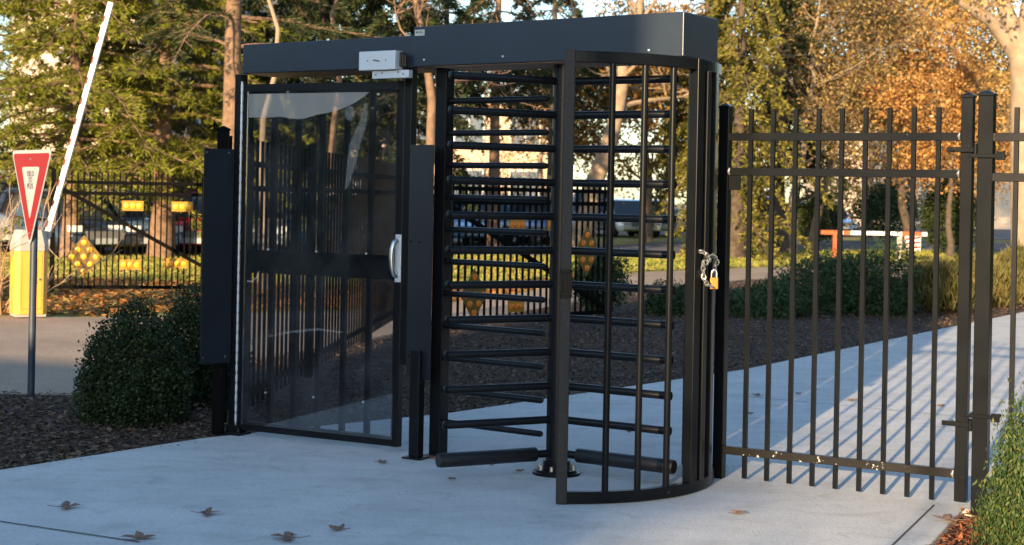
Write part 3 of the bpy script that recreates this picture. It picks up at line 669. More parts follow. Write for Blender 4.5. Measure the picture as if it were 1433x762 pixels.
def conifer(name, loc, label, cat, H=11, r=.24, clear=1.6, L0=3.0, leafm='pine', bark='bark_pine', group=None, seed=1, droop=.10, step=.42, per=4, tlen=.17, k=8, width=.022, twig=.30, zfull=7, side=None, up=.15, lean=(0, 0), cone=.8, dens=1.0, gap=.0):
    random.seed(seed); root = thing(name, loc, label, cat, group); tr_ = MB(); bo_ = MB(); B = []; Dd = []
    n = 8; tp = [Vector((lean[0]*H*i/n+random.gauss(0, .03), lean[1]*H*i/n+random.gauss(0, .03), -.1+(H+.1)*i/n)) for i in range(n+1)]
    tr_.tube(tp, [r*(1.3 if i == 0 else 1)*(1-.11*i) for i in range(n+1)], 12)
    z = clear; a = random.random()*6
    while z < H-.2:
        f = (z-clear)/(H-clear); fz = z/H*n; c = tp[min(n-1, int(fz))].lerp(tp[min(n, int(fz)+1)], fz-int(fz))
        for q in range(per):
            if random.random() < gap: continue
            a += 2.4+random.uniform(-.3, .3); L_ = L0*(1-f)**.7*random.uniform(.65, 1.1)+.25
            d = Vector((math.cos(a), math.sin(a), up+random.uniform(-.1, .15))); pts = wander(c, d, L_, 7, .06, -droop)
            bo_.tube(pts, [max(.006, r*.17*(1-.13*i)) for i in range(8)], 5, cap=False)
            if z > zfull and random.random() < .6: continue
            for i in range(2, 8):
                dd = (pts[i]-pts[i-1]).normalized(); sd = dd.cross(Zv).normalized()
                for sgn in (-1, 1):
                    for m_ in range(2):
                        tl_ = twig*L_*(1-.09*i)*random.uniform(.5, 1.1); td = (dd*.7+sd*sgn*random.uniform(.5, 1)+Vector((0, 0, random.uniform(-.25, .1)))).normalized()
                        p_ = pts[i-1].lerp(pts[i], random.random()); nn = max(2, int(tl_/.13*dens))
                        for j in range(nn):
                            B.append(p_+td*tl_*(j+.5)/nn+Vector((0, 0, -droop*.6*(j/nn)**2))); Dd.append(td)
                        bo_.tube([p_, p_+td*tl_], [.008, .004], 4, cap=False)
        z += step*random.uniform(.8, 1.2)
    tr_.build('trunk', bark, root, smooth=True); bo_.build('branches', bark, root, smooth=True)
    tufts('needles', [x[:] for x in B], [x[:] for x in Dd], tlen, leafm, root, k, width, cone)
    return root
def bush(name, loc, label, cat, rx, ry, rz, n, size, m, group=None, seed=1, noise=.16, up=None, aspect=.6, shell=.35, stemm='bark_dark', lobes=9, zlift=0, kind=None, dome=None, taper=.75):
    random.seed(seed); rg = np.random.default_rng(seed); root = thing(name, loc, label, cat, group)
    lob = [(rg.normal(size=3), rg.uniform(.3, 1)) for _ in range(lobes)]; lob = [(d/np.linalg.norm(d), s) for d, s in lob]
    d = rg.normal(size=(n, 3)); d /= np.linalg.norm(d, axis=1, keepdims=True); d[:, 2] = np.abs(d[:, 2])*np.where(rg.random(n) < .18, -.55, 1)
    rad = 1-np.abs(rg.normal(0, shell, n)); rad = np.clip(rad, .05, 1); rad = np.where(rg.random(n) < .035, rg.uniform(1.0, 1.13, n), rad)
    near_ = np.zeros(n)
    for v_, s in lob:
        v2 = v_.copy(); v2[2] = abs(v2[2]); near_ = np.maximum(near_, s*np.exp(-((1-np.c_[d[:, :2], np.abs(d[:, 2])]@v2)/.10)))
    bumpy = 1-noise*.7+noise*1.6*near_
    bumpy += noise*.5*np.sin(d[:, 0]*11+seed)*np.sin(d[:, 1]*13)*np.sin(d[:, 2]*12+1)
    p = d*(rad*bumpy)[:, None]*np.array([rx, ry, rz])
    if dome:
        dz = np.abs(d[:, 2]); dz = dz**dome; hr = np.sqrt(d[:, 0]**2+d[:, 1]**2)+1e-6; nh = np.sqrt(1-dz**2)**taper
        p = np.c_[d[:, 0]/hr*nh*rx, d[:, 1]/hr*nh*ry, dz*rz]*(rad*bumpy)[:, None]; p[:, 2] = np.maximum(p[:, 2], .015)*(1-.0*rad)
    else: p[:, 2] += rz*.48
    p = p[p[:, 2] > .01]
    leaves('foliage', p, size, m, root, aspect=aspect, upright=up)
    s = MB()
    for i in range(9):
        a = random.random()*6.3; e = Vector((math.cos(a)*rx*.6*random.random(), math.sin(a)*ry*.6*random.random(), rz*random.uniform(.35, .6)+zlift)); s.tube([(0, 0, -.05), e*.5+Vector((0, 0, .05)), e], [.018, .012, .005], 6)
    s.build('stems', stemm, root, smooth=True)
    return root
def twiggy(name, loc, label, cat, h, n, m='twig', seed=1, spread=.5, group=None, w=.012):
    random.seed(seed); root = thing(name, loc, label, cat, group); s = MB()
    for i in range(n):
        d = Vector((random.gauss(0, spread), random.gauss(0, spread), 1)); pts = wander((random.gauss(0, .08), random.gauss(0, .08), -.03), d, h*random.uniform(.6, 1), 7, .12, .03)
        s.tube(pts, [w*(1-.11*i_) for i_ in range(8)], 4, cap=False)
        for j in range(5):
            q = random.randint(2, 6); s.tube(wander(pts[q], (pts[q]-pts[q-1]).normalized()+Vector((random.gauss(0, .6), random.gauss(0, .6), random.gauss(.1, .4))), h*.3*random.uniform(.5, 1), 4, .15), [w*.5, w*.45, w*.4, w*.35, w*.25], 3, cap=False)
    s.build('twigs', m, root, smooth=True); return root
def at(px, py, Y, z=0.0): p = P(px, py, Y); return Vector((p.x, p.y, z-.04))

# ---- shrubs near ----
gb = G(172, 592); bush('boxwood_bush', (gb.x, gb.y+.32, -.03), 'dark green rounded boxwood bush, the nearer left one by the dark panel', 'bush', .335, .36, .70, 28000, .026, 'boxwood', 'boxwood bushes', 3, .20, shell=.20, lobes=40, dome=.95, taper=.85)
gb = G(272, 560); bush('boxwood_bush', (gb.x+.0, gb.y+.25, -.03), 'dark green boxwood bush half hidden behind the dark panel', 'bush', .36, .38, .77, 28000, .026, 'boxwood', 'boxwood bushes', 5, .20, shell=.20, lobes=40, dome=.95, taper=.85)
gb = G(1440, 768); bush('arborvitae_bush', (gb.x+.06, gb.y+.0, -.03), 'bright green upright shrub in red mulch at the foot of the hinge post', 'bush', .26, .25, .66, 32000, .024, 'arbor', None, 8, .22, up=(0, 0, .9), aspect=.35, shell=.32, lobes=40, dome=.85, taper=1.1)
gb = G(838, 436); bush('yew_shrub', (gb.x, gb.y, -.04), 'loose dark yew shrub seen through the turnstile cage', 'bush', .38, .38, .62, 6500, .075, 'juniper', None, 11, .3, up=(0, 0, .5), aspect=.3, shell=.45)
gb = G(1048, 436); bush('juniper_mound', (gb.x+.2, gb.y, -.04), 'small low juniper mound behind the left pickets of the gate', 'bush', .60, .7, .46, 11000, .065, 'juniper', 'juniper mounds', 12, .35, dome=1.0, taper=.9, lobes=18, aspect=.3, shell=.3)
gb = G(1195, 436); bush('juniper_mound', (gb.x+.1, gb.y+.5, -.04), 'large spreading juniper mound in shade behind the middle of the gate', 'bush', 1.0, 1.0, .92, 26000, .065, 'juniper', 'juniper mounds', 13, .35, dome=1.0, taper=.9, lobes=18, aspect=.3, shell=.3)
gb = G(945, 438); bush('juniper_mound', (gb.x, gb.y+.3, -.04), 'low juniper mound half hidden by the right side of the turnstile cage', 'bush', .42, .5, .40, 6000, .06, 'juniper', 'juniper mounds', 14, .25, dome=.9, lobes=24, aspect=.3, shell=.3)
for i, (px, py, rx, rz_, lab) in enumerate(((1320, 432, .6, .52, 'olive grassy shrub behind the right pickets of the gate'), (1385, 424, .7, .46, 'sunlit olive shrub just right of the thick hinge post'), (1440, 405, .8, .55, 'sunlit olive shrub cut by the right picture edge'))):
    gb = G(px, py); bush('grassy_shrub', (gb.x, gb.y, -.04), lab, 'bush', rx, .8, rz_, 9000, .16, 'drygrass', 'olive grassy shrubs', 20+i, .3, up=(0, 0, 1.1), aspect=.12, shell=.4)
gb = G(5, 432); twiggy('bare_shrub', (gb.x, gb.y, -.04), 'sunlit bare tan shrub left of the yellow barrier box', 'bush', 1.9, 16, seed=4)
for i, (px, Y, h) in enumerate(((660, 52, 3.2), (705, 55, 3.4), (748, 53, 3.0))):
    twiggy('bare_shrub', at(px, 300, Y), 'rusty bare twiggy shrub before the peach building, seen through the turnstile', 'bush', h, 26, seed=30+i, group='bare shrubs before the peach building', w=.03, m='twig', spread=.45)

# ---- trees ----
conifer('pine_tree', at(228, 300, 34), 'pine with a thick sunlit trunk standing behind the road gate reflectors', 'tree', H=11, r=.26, clear=2.0, L0=4.2, step=.36, per=5, k=9, width=.026, seed=11, group='pines on the left')
conifer('pine_tree', at(102, 300, 33), 'pine with drooping yellow-green boughs right behind the raised barrier arm', 'tree', H=11, r=.19, clear=1.9, L0=4.0, step=.36, per=5, k=9, width=.026, seed=12, group='pines on the left')
conifer('pine_tree', at(-40, 300, 36), 'pine reaching in from the left edge above the give-way sign', 'tree', H=10, r=.22, clear=1.7, L0=4.0, seed=13, group='pines on the left', gap=.15)
conifer('pine_tree', at(322, 300, 29), 'tall pine with red-brown trunk directly above the left dark panel', 'tree', H=12, r=.22, clear=4.2, L0=3.4, seed=14, leafm='fir', group='dark pines behind the gates', step=.5, gap=.2)
for i, (px, Y, r_, cl_, lab, dn) in enumerate((
    (285, 40, .2, 1.8, 'dark fir just left of the red-brown pine trunk', .75),
    (388, 41, .14, 2.6, 'slim dark fir above the hinge side of the glazed gate', .8),
    (446, 37, .2, 2.6, 'dark fir seen through the middle of the glazed gate', .6),
    (512, 42, .17, 3.2, 'dark fir above the door closer', .7),
    (556, 36, .16, 2.6, 'dark fir seen through the latch side of the glazed gate', .6),
    (690, 44, .19, 4.6, 'tall dark fir rising behind the turnstile header', .6),
    (160, 45, .2, 2.0, 'dark fir far behind the raised barrier arm', .8),
    (620, 47, .18, 5.0, 'dark fir whose crown shows just above the label on the header', .7),
    (770, 50, .18, 5.4, 'dark fir crown above the middle of the turnstile header', .7))):
    conifer('fir_tree', at(px, 300, Y), lab, 'tree', H=11, r=r_, clear=cl_, L0=2.5, seed=40+i, leafm='fir', bark='bark_pine' if i % 2 else 'bark_dark', group='dark firs behind the gates', droop=.16, up=-.02, step=.40, gap=.12, per=5, k=9, dens=dn*1.2, tlen=.2, width=.036)
decid('bare_tree', at(600, 300, 24), 'sunlit orange-brown trunk in the slot between the gate and the turnstile', 'tree', H=9, r=.10, lean=(-.03, 0), clear=3.2, nleaf=0, bark='bark_pine', seed=5, spread=2.0)
decid('bare_tree', at(472, 300, 33), 'slim brown trunk seen through the right half of the glazed gate', 'tree', H=9, r=.11, clear=6.0, nleaf=0, bark='bark_pine', seed=6, spread=2.2)
decid('bare_tree', at(372, 300, 24), 'thin orange-lit trunk seen through the left edge of the glazed gate', 'tree', H=8, r=.07, clear=5.6, nleaf=0, bark='bark_pale', seed=61, spread=1.6)
decid('leaning_tree', at(812, 300, 46), 'pale trunk leaning right, seen through the left bay of the turnstile cage', 'tree', H=12, r=.32, lean=(.17, 0), clear=4.2, leafm='rustleaf', nleaf=2500, bark='bark_pale', seed=7, spread=3.2)
decid('rust_tree', at(905, 300, 56), 'tree with rust and gold leaves seen through the right bays of the cage', 'tree', H=9, r=.18, clear=1.6, leafm='rustleaf', nleaf=42000, lsize=.17, bark='bark_grey', seed=8, spread=3.4, leafspread=.4)
decid('rust_tree', at(760, 300, 64), 'thin rust-leaved tree seen just left of the centre column', 'tree', H=9, r=.16, clear=3.2, leafm='rustleaf', nleaf=5000, lsize=.15, bark='bark_grey', seed=81, spread=3.0, leafspread=.5)
conifer('hemlock_tree', at(1033, 300, 40), 'yellow-green hemlock rising just right of the turnstile', 'tree', H=10, r=.20, clear=.9, L0=2.7, leafm='hemlock', bark='bark_dark', seed=16, gap=.22, droop=.26, up=.15, step=.42, per=4, tlen=.15, width=.05, k=7, twig=.33, cone=.9)
conifer('hemlock_tree', at(985, 300, 52), 'hemlock behind the right end of the turnstile header', 'tree', H=11, r=.20, clear=2.2, L0=2.6, leafm='hemlock', bark='bark_dark', seed=17, droop=.22, up=.1, step=.36, per=5, tlen=.17, width=.06, k=6, twig=.33, cone=.9)
decid('ivy_tree', at(1092, 300, 45), 'dark forked tree trunk wrapped in foliage behind the left gate pickets', 'tree', H=10, r=.26, clear=1.3, leafm='fir', nleaf=7000, lsize=.16, bark='bark_dark', seed=18, spread=1.2, leafspread=.16)
decid('slender_tree', at(1112, 300, 44), 'slender tan trunk leaning out of the dark trunk', 'tree', H=10, r=.11, lean=(.06, 0), clear=2.6, leafm='olive', nleaf=9000, lsize=.11, bark='bark_grey', seed=19, spread=2.6, leafspread=.35)
decid('slender_tree', at(1135, 300, 47), 'slender sunlit trunk leaning right above the orange barrier rail', 'tree', H=11, r=.13, lean=(.14, 0), clear=3.0, leafm='olive', nleaf=14000, lsize=.12, bark='bark_pale', seed=21, spread=2.8, leafspread=.4)
decid('maple_tree', at(1262, 300, 50), 'maple with dense orange leaves behind the right half of the gate', 'tree', H=9, r=.16, clear=1.9, leafm='maple', nleaf=15000, lsize=.16, bark='bark_dark', seed=22, spread=2.9, leafspread=.26)
decid('maple_tree', at(1330, 300, 43), 'small maple with copper leaves beside the thick hinge post', 'tree', H=6, r=.10, clear=1.9, leafm='maple', nleaf=11000, lsize=.12, bark='bark_dark', seed=23, spread=1.5, leafspread=.28)
decid('golden_tree', at(1215, 300, 64), 'golden-olive tree filling the sky above the gate', 'tree', H=13, r=.2, clear=3.0, leafm='olive', nleaf=22000, lsize=.15, bark='bark_grey', seed=24, spread=4.2, leafspread=.5, zmax=12)
decid('golden_tree', at(1340, 300, 62), 'bright golden tree between the maple and the big pale trunk', 'tree', H=12, r=.2, clear=2.6, leafm='gold', nleaf=24000, lsize=.15, bark='bark_grey', seed=25, spread=4.0, leafspread=.5, zmax=12)
decid('golden_tree', at(1450, 300, 66), 'golden tree behind the big pale trunk at the right edge', 'tree', H=12, r=.2, clear=2.2, leafm='gold', nleaf=26000, lsize=.16, bark='bark_grey', seed=26, spread=4.0, leafspread=.5, zmax=12)
decid('golden_tree', at(1110, 300, 70), 'thin olive tree behind the hemlock and the dark trunk', 'tree', H=12, r=.2, clear=2.8, leafm='olive', nleaf=20000, lsize=.16, bark='bark_grey', seed=27, spread=4.0, leafspread=.6, zmax=12)
# big pale tree at the right edge with two heavy limbs
bt = at(1440, 300, 36); BT = thing('big_tree', bt, 'big smooth pale trunk with heavy limbs at the right edge', 'tree')
lp = lambda px, py, dy=0: P(px, py, 36+dy)-bt
MB().tube([(0, 0, -.1), (0, 0, .4), lp(1435, 200), lp(1436, 110), lp(1433, 70)], [.52, .38, .34, .34, .34], 18).build('trunk', 'bark_pale', BT, smooth=True)
lm = MB().tube([lp(1427, 78), lp(1405, 52), lp(1385, 28, -.3), lp(1360, 12, -.5), lp(1325, -12, -.8), lp(1280, -60, -1)], [.24, .17, .14, .12, .11, .08], 12)
lm.tube([lp(1427, 78), lp(1418, 40), lp(1404, 5), lp(1395, -60), lp(1380, -140)], [.26, .2, .17, .15, .1], 12)
lm.tube([lp(1428, 78), lp(1440, 20), lp(1450, -40), lp(1465, -140)], [.28, .22, .2, .12], 12)
lm.tube([lp(1385, 28, -.3), lp(1375, -10, -.3), lp(1350, -60, 0)], [.08, .06, .04], 8)
lm.build('limbs', 'bark_pale', BT, smooth=True)
bc = np.array([lp(random.uniform(1290, 1480), random.uniform(-200, -10), random.uniform(-2, 2))[:] for _ in range(60)]); leaves('crown', bc[RNG.integers(0, 60, 5000)]+RNG.normal(0, .4, (5000, 3)), .13, 'gold', BT)
# dark evergreens low behind the maple
bush('evergreen_shrub', at(1330, 300, 46), 'tall dark evergreen shrub below the copper maple leaves', 'bush', 1.0, 1.0, 1.75, 12000, .12, 'fir', None, 51, .3, aspect=.4, shell=.35)
bush('evergreen_shrub', at(1240, 300, 60), 'grey-green rounded shrub behind the striped panel of the barrier rail', 'bush', 1.5, 1.2, 1.8, 9000, .14, 'juniper', None, 52, .3, aspect=.4, shell=.35)
bush('evergreen_shrub', at(1140, 300, 55), 'dark low evergreen behind the left end of the orange barrier rail', 'bush', 1.0, 1.0, 1.3, 6000, .14, 'fir', None, 53, .3, aspect=.4, shell=.35)

# ============ ORANGE BARRIER RAIL ============
o0 = P(1153, 328, 40); RB = thing('barrier_rail', (o0.x, 40, -.04), 'orange and white horizontal barrier rail with a striped panel beyond the shrubs', 'barrier')
lq = lambda px, py: P(px, py, 40)-Vector((o0.x, 40, -.04))
zz = lq(1220, 326).z
MB().bar((lq(1153, 326).x, 0, zz), (lq(1297, 326).x, 0, zz), .10, .10).build('rail', 'armwhite', RB, .01)
MB().bx(lq(1155, 0).x+.0, lq(1180, 0).x, -.053, .053, zz-.053, zz+.053).build('orange_sleeve', 'orange', RB)
MB().bx(lq(1186, 0).x, lq(1196, 0).x, -.052, .052, zz-.052, zz+.052).build('orange_sleeve', 'orange', RB)
MB().bx(lq(1268, 0).x, lq(1296, 0).x, -.053, .053, zz-.053, zz+.053).build('orange_sleeve', 'orange', RB)
MB().bx(lq(1172, 0).x, lq(1177, 0).x, -.05, .05, .0, zz-.05).build('post', 'orange', RB)
MB().bx(lq(1262, 0).x, lq(1268, 0).x, -.05, .05, .0, zz-.05).build('post', 'grey', RB)
x0, x1 = lq(1272, 0).x, lq(1294, 0).x; pn = MB().bx(x0, x1, -.075, -.055, zz-.42, zz-.055).build('striped_panel', 'armwhite', RB)
for k in range(3):
    z = zz-.40+k*.12; MB().extrude([(x0+.01, -.079, z), (x1-.01, -.079, z+.05), (x1-.01, -.079, z+.10), (x0+.01, -.079, z+.05)], (0, .003, 0)).build('red_stripe', 'red', pn)

# ============ CARS ============
def car(paint, label, loc, rz, suv=False, group='cars parked beyond the fences'):
    root = thing('parked_car', loc, label, 'car', group, rz)
    Ln, Wd = (4.6, 1.84); hb = .95 if suv else .84; ht = 1.72 if suv else 1.46
    # body: side profile stations (x, z low, z high, half width)
    stn = [(-2.3, .38, .62, .72), (-2.26, .30, .78, .80), (-2.1, .24, hb, .88), (-1.3, .22, hb+.02, .92), (0, .22, hb-.01, .92), (1.0, .22, hb-.02, .92), (1.55, .22, hb-.06, .90), (2.05, .24, hb-.20, .86), (2.25, .30, .60, .78), (2.3, .38, .52, .70)]
    v = []; f = []
    for x, z0, z1, w in stn:
        v += [(x, -w*.92, z0), (x, -w, z0+.15), (x, -w, (z0+z1)/2+.05), (x, -w*.93, z1-.03), (x, -w*.8, z1), (x, w*.8, z1), (x, w*.93, z1-.03), (x, w, (z0+z1)/2+.05), (x, w, z0+.15), (x, w*.92, z0)]
    for i in range(len(stn)-1):
        for k in range(10): k2 = (k+1) % 10; f.append((i*10+k, i*10+k2, (i+1)*10+k2, (i+1)*10+k))
    f += [tuple(range(9, -1, -1)), tuple((len(stn)-1)*10+k for k in range(10))]
    bd_ = MB().add(v, f).build('body', paint, root, .03, smooth=True)
    rear = -2.0 if suv else -1.55
    cab = [(rear-.25, hb), (rear, ht-.06), (rear+.35, ht), (.15, ht), (.45, ht-.05), (1.15, hb-.02)]
    def slab(pts, w0, w1):
        n = len(pts); vv = []
        for sgn in (-1, 1):
            for x, z in pts: t = (z-hb)/(ht-hb); vv.append((x, sgn*(w0+(w1-w0)*t), z))
        return vv, [tuple(range(n-1, -1, -1)), tuple(range(n, 2*n))]+[(i, (i+1) % n, n+(i+1) % n, n+i) for i in range(n)]
    MB().add(*slab(cab, .84, .66)).build('roof', paint, root, .03)
    side = [(rear+.10, hb+.03), (rear+.28, ht-.13), (rear+.5, ht-.10), (.12, ht-.10), (.32, ht-.13), (.95, hb+.03)]
    for sg in (-1, 1):
        vs = [(x, sg*(.85+(.67-.85)*((z-hb)/(ht-hb))+.006), z) for x, z in side]
        MB().extrude(vs, (0, -sg*.01, 0)).build('side_window', 'carglass', root)
        MB().box((.0, sg*.935, hb-.18), (.16, .02, .03)).build('door_handle', paint, root)
        MB().box((.78, sg*.97, hb+.06), (.16, .14, .11)).build('mirror', paint, root, .02)
    MB().extrude([(1.12, -.74, hb+.01), (1.12, .74, hb+.01), (.50, .62, ht-.09), (.50, -.62, ht-.09)], (.03, 0, .03)).build('windscreen', 'carglass', root)
    MB().extrude([(rear-.22, -.72, hb+.05), (rear-.22, .72, hb+.05), (rear-.02, .6, ht-.12), (rear-.02, -.6, ht-.12)], (-.03, 0, .02)).build('rear_window', 'carglass', root)
    for x in (-1.38, 1.4):
        for sg in (-1, 1):
            w = MB().tube([(x, sg*.74, .33), (x, sg*.945, .33)], .335, 24).build('wheel', 'tyre', root, .02)
            MB().tube([(x, sg*.94, .33), (x, sg*.955, .33)], [.215, .19], 14).build('rim', 'galv', w)
    for sg in (-1, 1):
        MB().box((2.2, sg*.66, .64), (.14, .32, .14)).build('headlight', 'lamp_w', root, .02)
        MB().box((-2.24, sg*.68, .78), (.1, .24, .16)).build('tail_light', 'lamp_r', root, .02)
    MB().box((2.28, 0, .50), (.06, .9, .18)).build('grille', 'ink', root, .01)
    MB().box((2.315, 0, .38), (.02, .5, .12)).build('number_plate', 'white', root)
    return root
def carp(px, Y): p = P(px, 300, Y); return (p.x, Y, -.05)
def placecar(src, label, loc, rz):
    c = copy_tree(src); c.location = loc; c.rotation_euler = (0, 0, rz); c['label'] = label; return c
c_blue = car('car_blue', 'pale blue parked car whose windscreen shows behind the upper left reflector', carp(168, 36), D2R(-62))
c_dark = car('car_dark', 'dark parked car with a bright wheel, nearest behind the road gate', carp(85, 35), D2R(-50), suv=False)
c_red = car('car_red', 'red parked car showing beside the dark panel on the left', carp(292, 37), D2R(-88))
c_white = car('car_white', 'white parked car in the far lot, seen through the middle bay of the cage', carp(872, 62), D2R(-75))
c_silver = car('car_silver', 'silver parked car behind the yield sign and the barrier box', carp(40, 37), D2R(-80), suv=True)
placecar(c_blue, 'blue parked car at the far left edge behind the bare shrub', carp(-30, 37.5), D2R(-85))
placecar(c_silver, 'silver parked car between the pine trunk and the red car', carp(236, 40), D2R(-80))
placecar(c_white, 'white parked car behind the left pickets seen through the glazed gate', carp(352, 38), D2R(-80))
placecar(c_blue, 'blue parked car seen through the left half of the glazed gate', carp(418, 40), D2R(-95))
placecar(c_dark, 'dark parked car seen through the middle of the glazed gate', carp(478, 41), D2R(-85))
placecar(c_silver, 'silver parked car seen through the right half of the glazed gate', carp(540, 43), D2R(-85))
placecar(c_blue, 'blue parked car low behind the left ends of the turnstile arms', carp(648, 48), D2R(-80))
placecar(c_dark, 'dark blue-black parked car behind the middle of the turnstile arms', carp(697, 50), D2R(-95))
placecar(c_blue, 'blue parked car just left of the turnstile centre column', carp(745, 50), D2R(-85))
placecar(c_white, 'white parked car in the far lot, right bay of the cage', carp(918, 64), D2R(-100))
placecar(c_silver, 'silver parked car in the far lot, left of the second cage bar', carp(826, 63), D2R(-90))
placecar(c_white, 'white parked car in the far lot, between the cage and the gate', carp(1002, 72), D2R(-65))
placecar(c_silver, 'silver parked car in the far lot behind the first gate pickets', carp(1055, 76), D2R(-85))
placecar(c_blue, 'blue parked car behind the dark forked trunk', carp(1152, 72), D2R(-80))

# ============ FAR BUILDINGS ============
def building(name, px0, px1, Y, H, mt, label, depth=12, fl=3.2, wsp=3.0, ww=1.5, wh=1.6, rz=0, z0=1.0):
    a, bb = P(px0, 300, Y), P(px1, 300, Y); W_ = bb.x-a.x; root = thing(name, (a.x, Y, -.05), label, 'building', rz=rz)
    wl = MB().bx(0, W_, 0, depth, 0, H).build('wall', mt, root)
    rf = MB().bx(-.2, W_+.2, -.2, depth+.2, H, H+.35).build('roof', 'roof', root)
    n = max(1, int((W_-1)/wsp)); off = (W_-(n-1)*wsp)/2; z = z0; cnt = 0
    wm = MB().bx(-ww/2, ww/2, -.07, -.003, 0, wh); 
    fr_ = MB().bx(-ww/2-.08, -ww/2, -.12, -.003, -.08, wh+.08).bx(ww/2, ww/2+.08, -.12, -.003, -.08, wh+.08).bx(-ww/2, ww/2, -.12, -.003, -.08, 0).bx(-ww/2, ww/2, -.12, -.003, wh, wh+.08).bx(-.03, .03, -.1, -.071, 0, wh)
    fm = fr_.mesh('window'); fm.materials.append(M['frame']); gm = wm.mesh('pane'); gm.materials.append(M['window'])
    while z+wh < H-.4 and cnt < 98:
        for i in range(n):
            if cnt >= 98: break
            o = bpy.data.objects.new('window', fm); COL.objects.link(o); o.parent = root; o.location = (off+i*wsp, 0, z)
            o2 = bpy.data.objects.new('pane', gm); COL.objects.link(o2); o2.parent = o; cnt += 1
        z += fl
    return root
building('apartment_building', 12, 190, 74, 17, 'stucco', 'cream apartment block behind the pine boughs at the left')
building('apartment_building', 215, 402, 92, 22, 'stucco', 'tall cream block with window rows between the red-brown pine trunk and the gate header', wsp=2.6, ww=1.9)
building('school_building', 430, 800, 84, 6.4, 'peach', 'low peach-coloured building seen through the turnstile arms', z0=1.2, fl=3.0)
building('school_building', 1175, 1500, 98, 9.5, 'stucco', 'pale building glimpsed through the orange and golden leaves', z0=1.2, fl=3.0)

# ============ OUT OF FRAME BEHIND THE CAMERA ============
# unseen blocks added to keep the sun off the turnstile and the left side
SD = Vector((.37, .93, 0)).normalized(); SN = Vector((SD.y, -SD.x, 0))
def shade_block(name, c0, c1, back, H, label):
    p = SD*(-back)+SN*((c0+c1)/2); root = thing(name, (p.x, p.y, -.05), label, 'building', rz=math.atan2(SN.y, SN.x)); w = (c1-c0)/2
    MB().bx(-w, w, -4, 0, 0, H).build('wall', 'brick', root); MB().bx(-w-.02, w+.02, -4.02, .02, H, H+.12).build('roof', 'roof', root)
    n = max(1, int(w*2/1.6))
    for i in range(n):
        x = -w+(i+.5)*2*w/n; wd = MB().bx(x-.35, x+.35, .003, .05, 1.0, 2.1).build('window', 'frame', root); MB().bx(x-.29, x+.29, .052, .06, 1.06, 2.04).build('pane', 'window', wd)
    return root
shade_block('tall_shade_block', -6.7, -2.3, 8, 6.8, 'unseen brick block added behind the camera to shade the turnstile')
shade_block('low_shade_block', -16, -6.72, 8, 3.78, 'unseen low brick block added behind the camera to shade the left side')
for i, (x, y, h) in enumerate(((-14.6, 8.2, 4.2), (-14.8, 5.8, 4.6), (-14.6, 3.4, 4.9), (-15.2, 1.0, 4.9))):  # added out of view so the gate glass mirrors something dark
    bush('reflection_shrub', (x, y, -.05), 'unseen dark shrub added beyond the left edge for the gate glass to reflect', 'bush', 1.7, 1.7, h, 9000, .22, 'fir', 'added shrubs for the gate glass to reflect', 70+i, .2, aspect=.7, shell=.3, dome=.9)
for i, (x, y, rr, h) in enumerate(((13, -3, 3, 6), (15, 3, 3.2, 7), (17, 9, 3.4, 7), (19.5, 15, 3.4, 7), (9, -9, 3, 6), (12.5, 12, 2.6, 7), (11.2, 16, 3, 8), (13.2, 21, 3.4, 9))):  # added out of view to hide bright sky from the header's right end
    bush('reflection_evergreen', (x, y, -.05), 'unseen dark evergreen added beyond the right edge to darken the header end', 'tree', rr, rr, h, 7000, .35, 'fir', 'added evergreens beyond the right edge', 80+i, .3, aspect=.6, shell=.3, dome=.9)
p = SD*(-22)+SN*(-2.1); decid('shade_tree', (p.x, p.y, -.05), 'thinly leaved tree behind the photographer', 'tree', H=8.6, r=.09, clear=4.6, nleaf=420, leafm='olive', lsize=.2, seed=99, spread=.75, levels=2, leafspread=.25)
# bare saplings throwing thin shade on the walk at the right
for i, (c, bk) in enumerate(((-1.0, 7.0), (-.2, 6), (.5, 8.5))):
    p = SD*(-bk)+SN*c; decid('bare_sapling', (p.x, p.y, -.05), 'bare sapling behind the photographer', 'tree', H=4.6, r=.045, clear=.9, nleaf=120, leafm='rustleaf', lsize=.09, seed=90+i, spread=.9, group='saplings behind the photographer', levels=2, leafspread=.15)

# ============ LOOSE GROUND COVER ============
def inpoly(p, poly):
    x, y = p[:, 0], p[:, 1]; r = np.zeros(len(p), bool); n = len(poly)
    for i in range(n):
        x1, y1 = poly[i]; x2, y2 = poly[(i+1) % n]
        r ^= ((y1 > y) != (y2 > y)) & (x < (x2-x1)*(y-y1)/(y2-y1+1e-12)+x1)
    return r
def scatter(name, polyv, n, size, m, z, zr, flat=.75, aspect=.5, near=None, excl=None, kindlabel=None):
    P_ = np.array(polyv); lo, hi = P_.min(0), P_.max(0); out = np.zeros((0, 2))
    while len(out) < n:
        q = RNG.uniform(lo, hi, (n*3, 2))
        if near: q = q[RNG.random(len(q)) < np.minimum(1, (near/np.maximum(q[:, 1], 1))**2)]
        # stay inside the picture wedge, with a margin
        q = q[np.abs(q[:, 0]) < q[:, 1]*.36+1.2]; q = q[inpoly(q, polyv)]
        if excl is not None: q = q[~inpoly(q, excl)]
        out = np.concatenate([out, q])
    q = out[:n]; o = leaves(name, np.c_[q, z+RNG.uniform(0, zr, n)], size, m, None, aspect, flat=flat)
    return tag(o, kindlabel[0], kindlabel[1], kind='stuff')
wp = [tuple(w) for w in walk]
scatter('mulch', [(-4.6, 3.5), (-4.6, 11.25), (-3.15, 11.3), (-.6, 18.3), (2.15, 25.5), (4.5, 29.6), (9, 32), (12, 28), (9, 19), (2, 9), (-1.5, 6.5)], 90000, .038, 'chips', -.034, .03, near=8.5, excl=wp, kindlabel=('dark shredded mulch with dry leaf bits beside the sidewalk', 'mulch'))
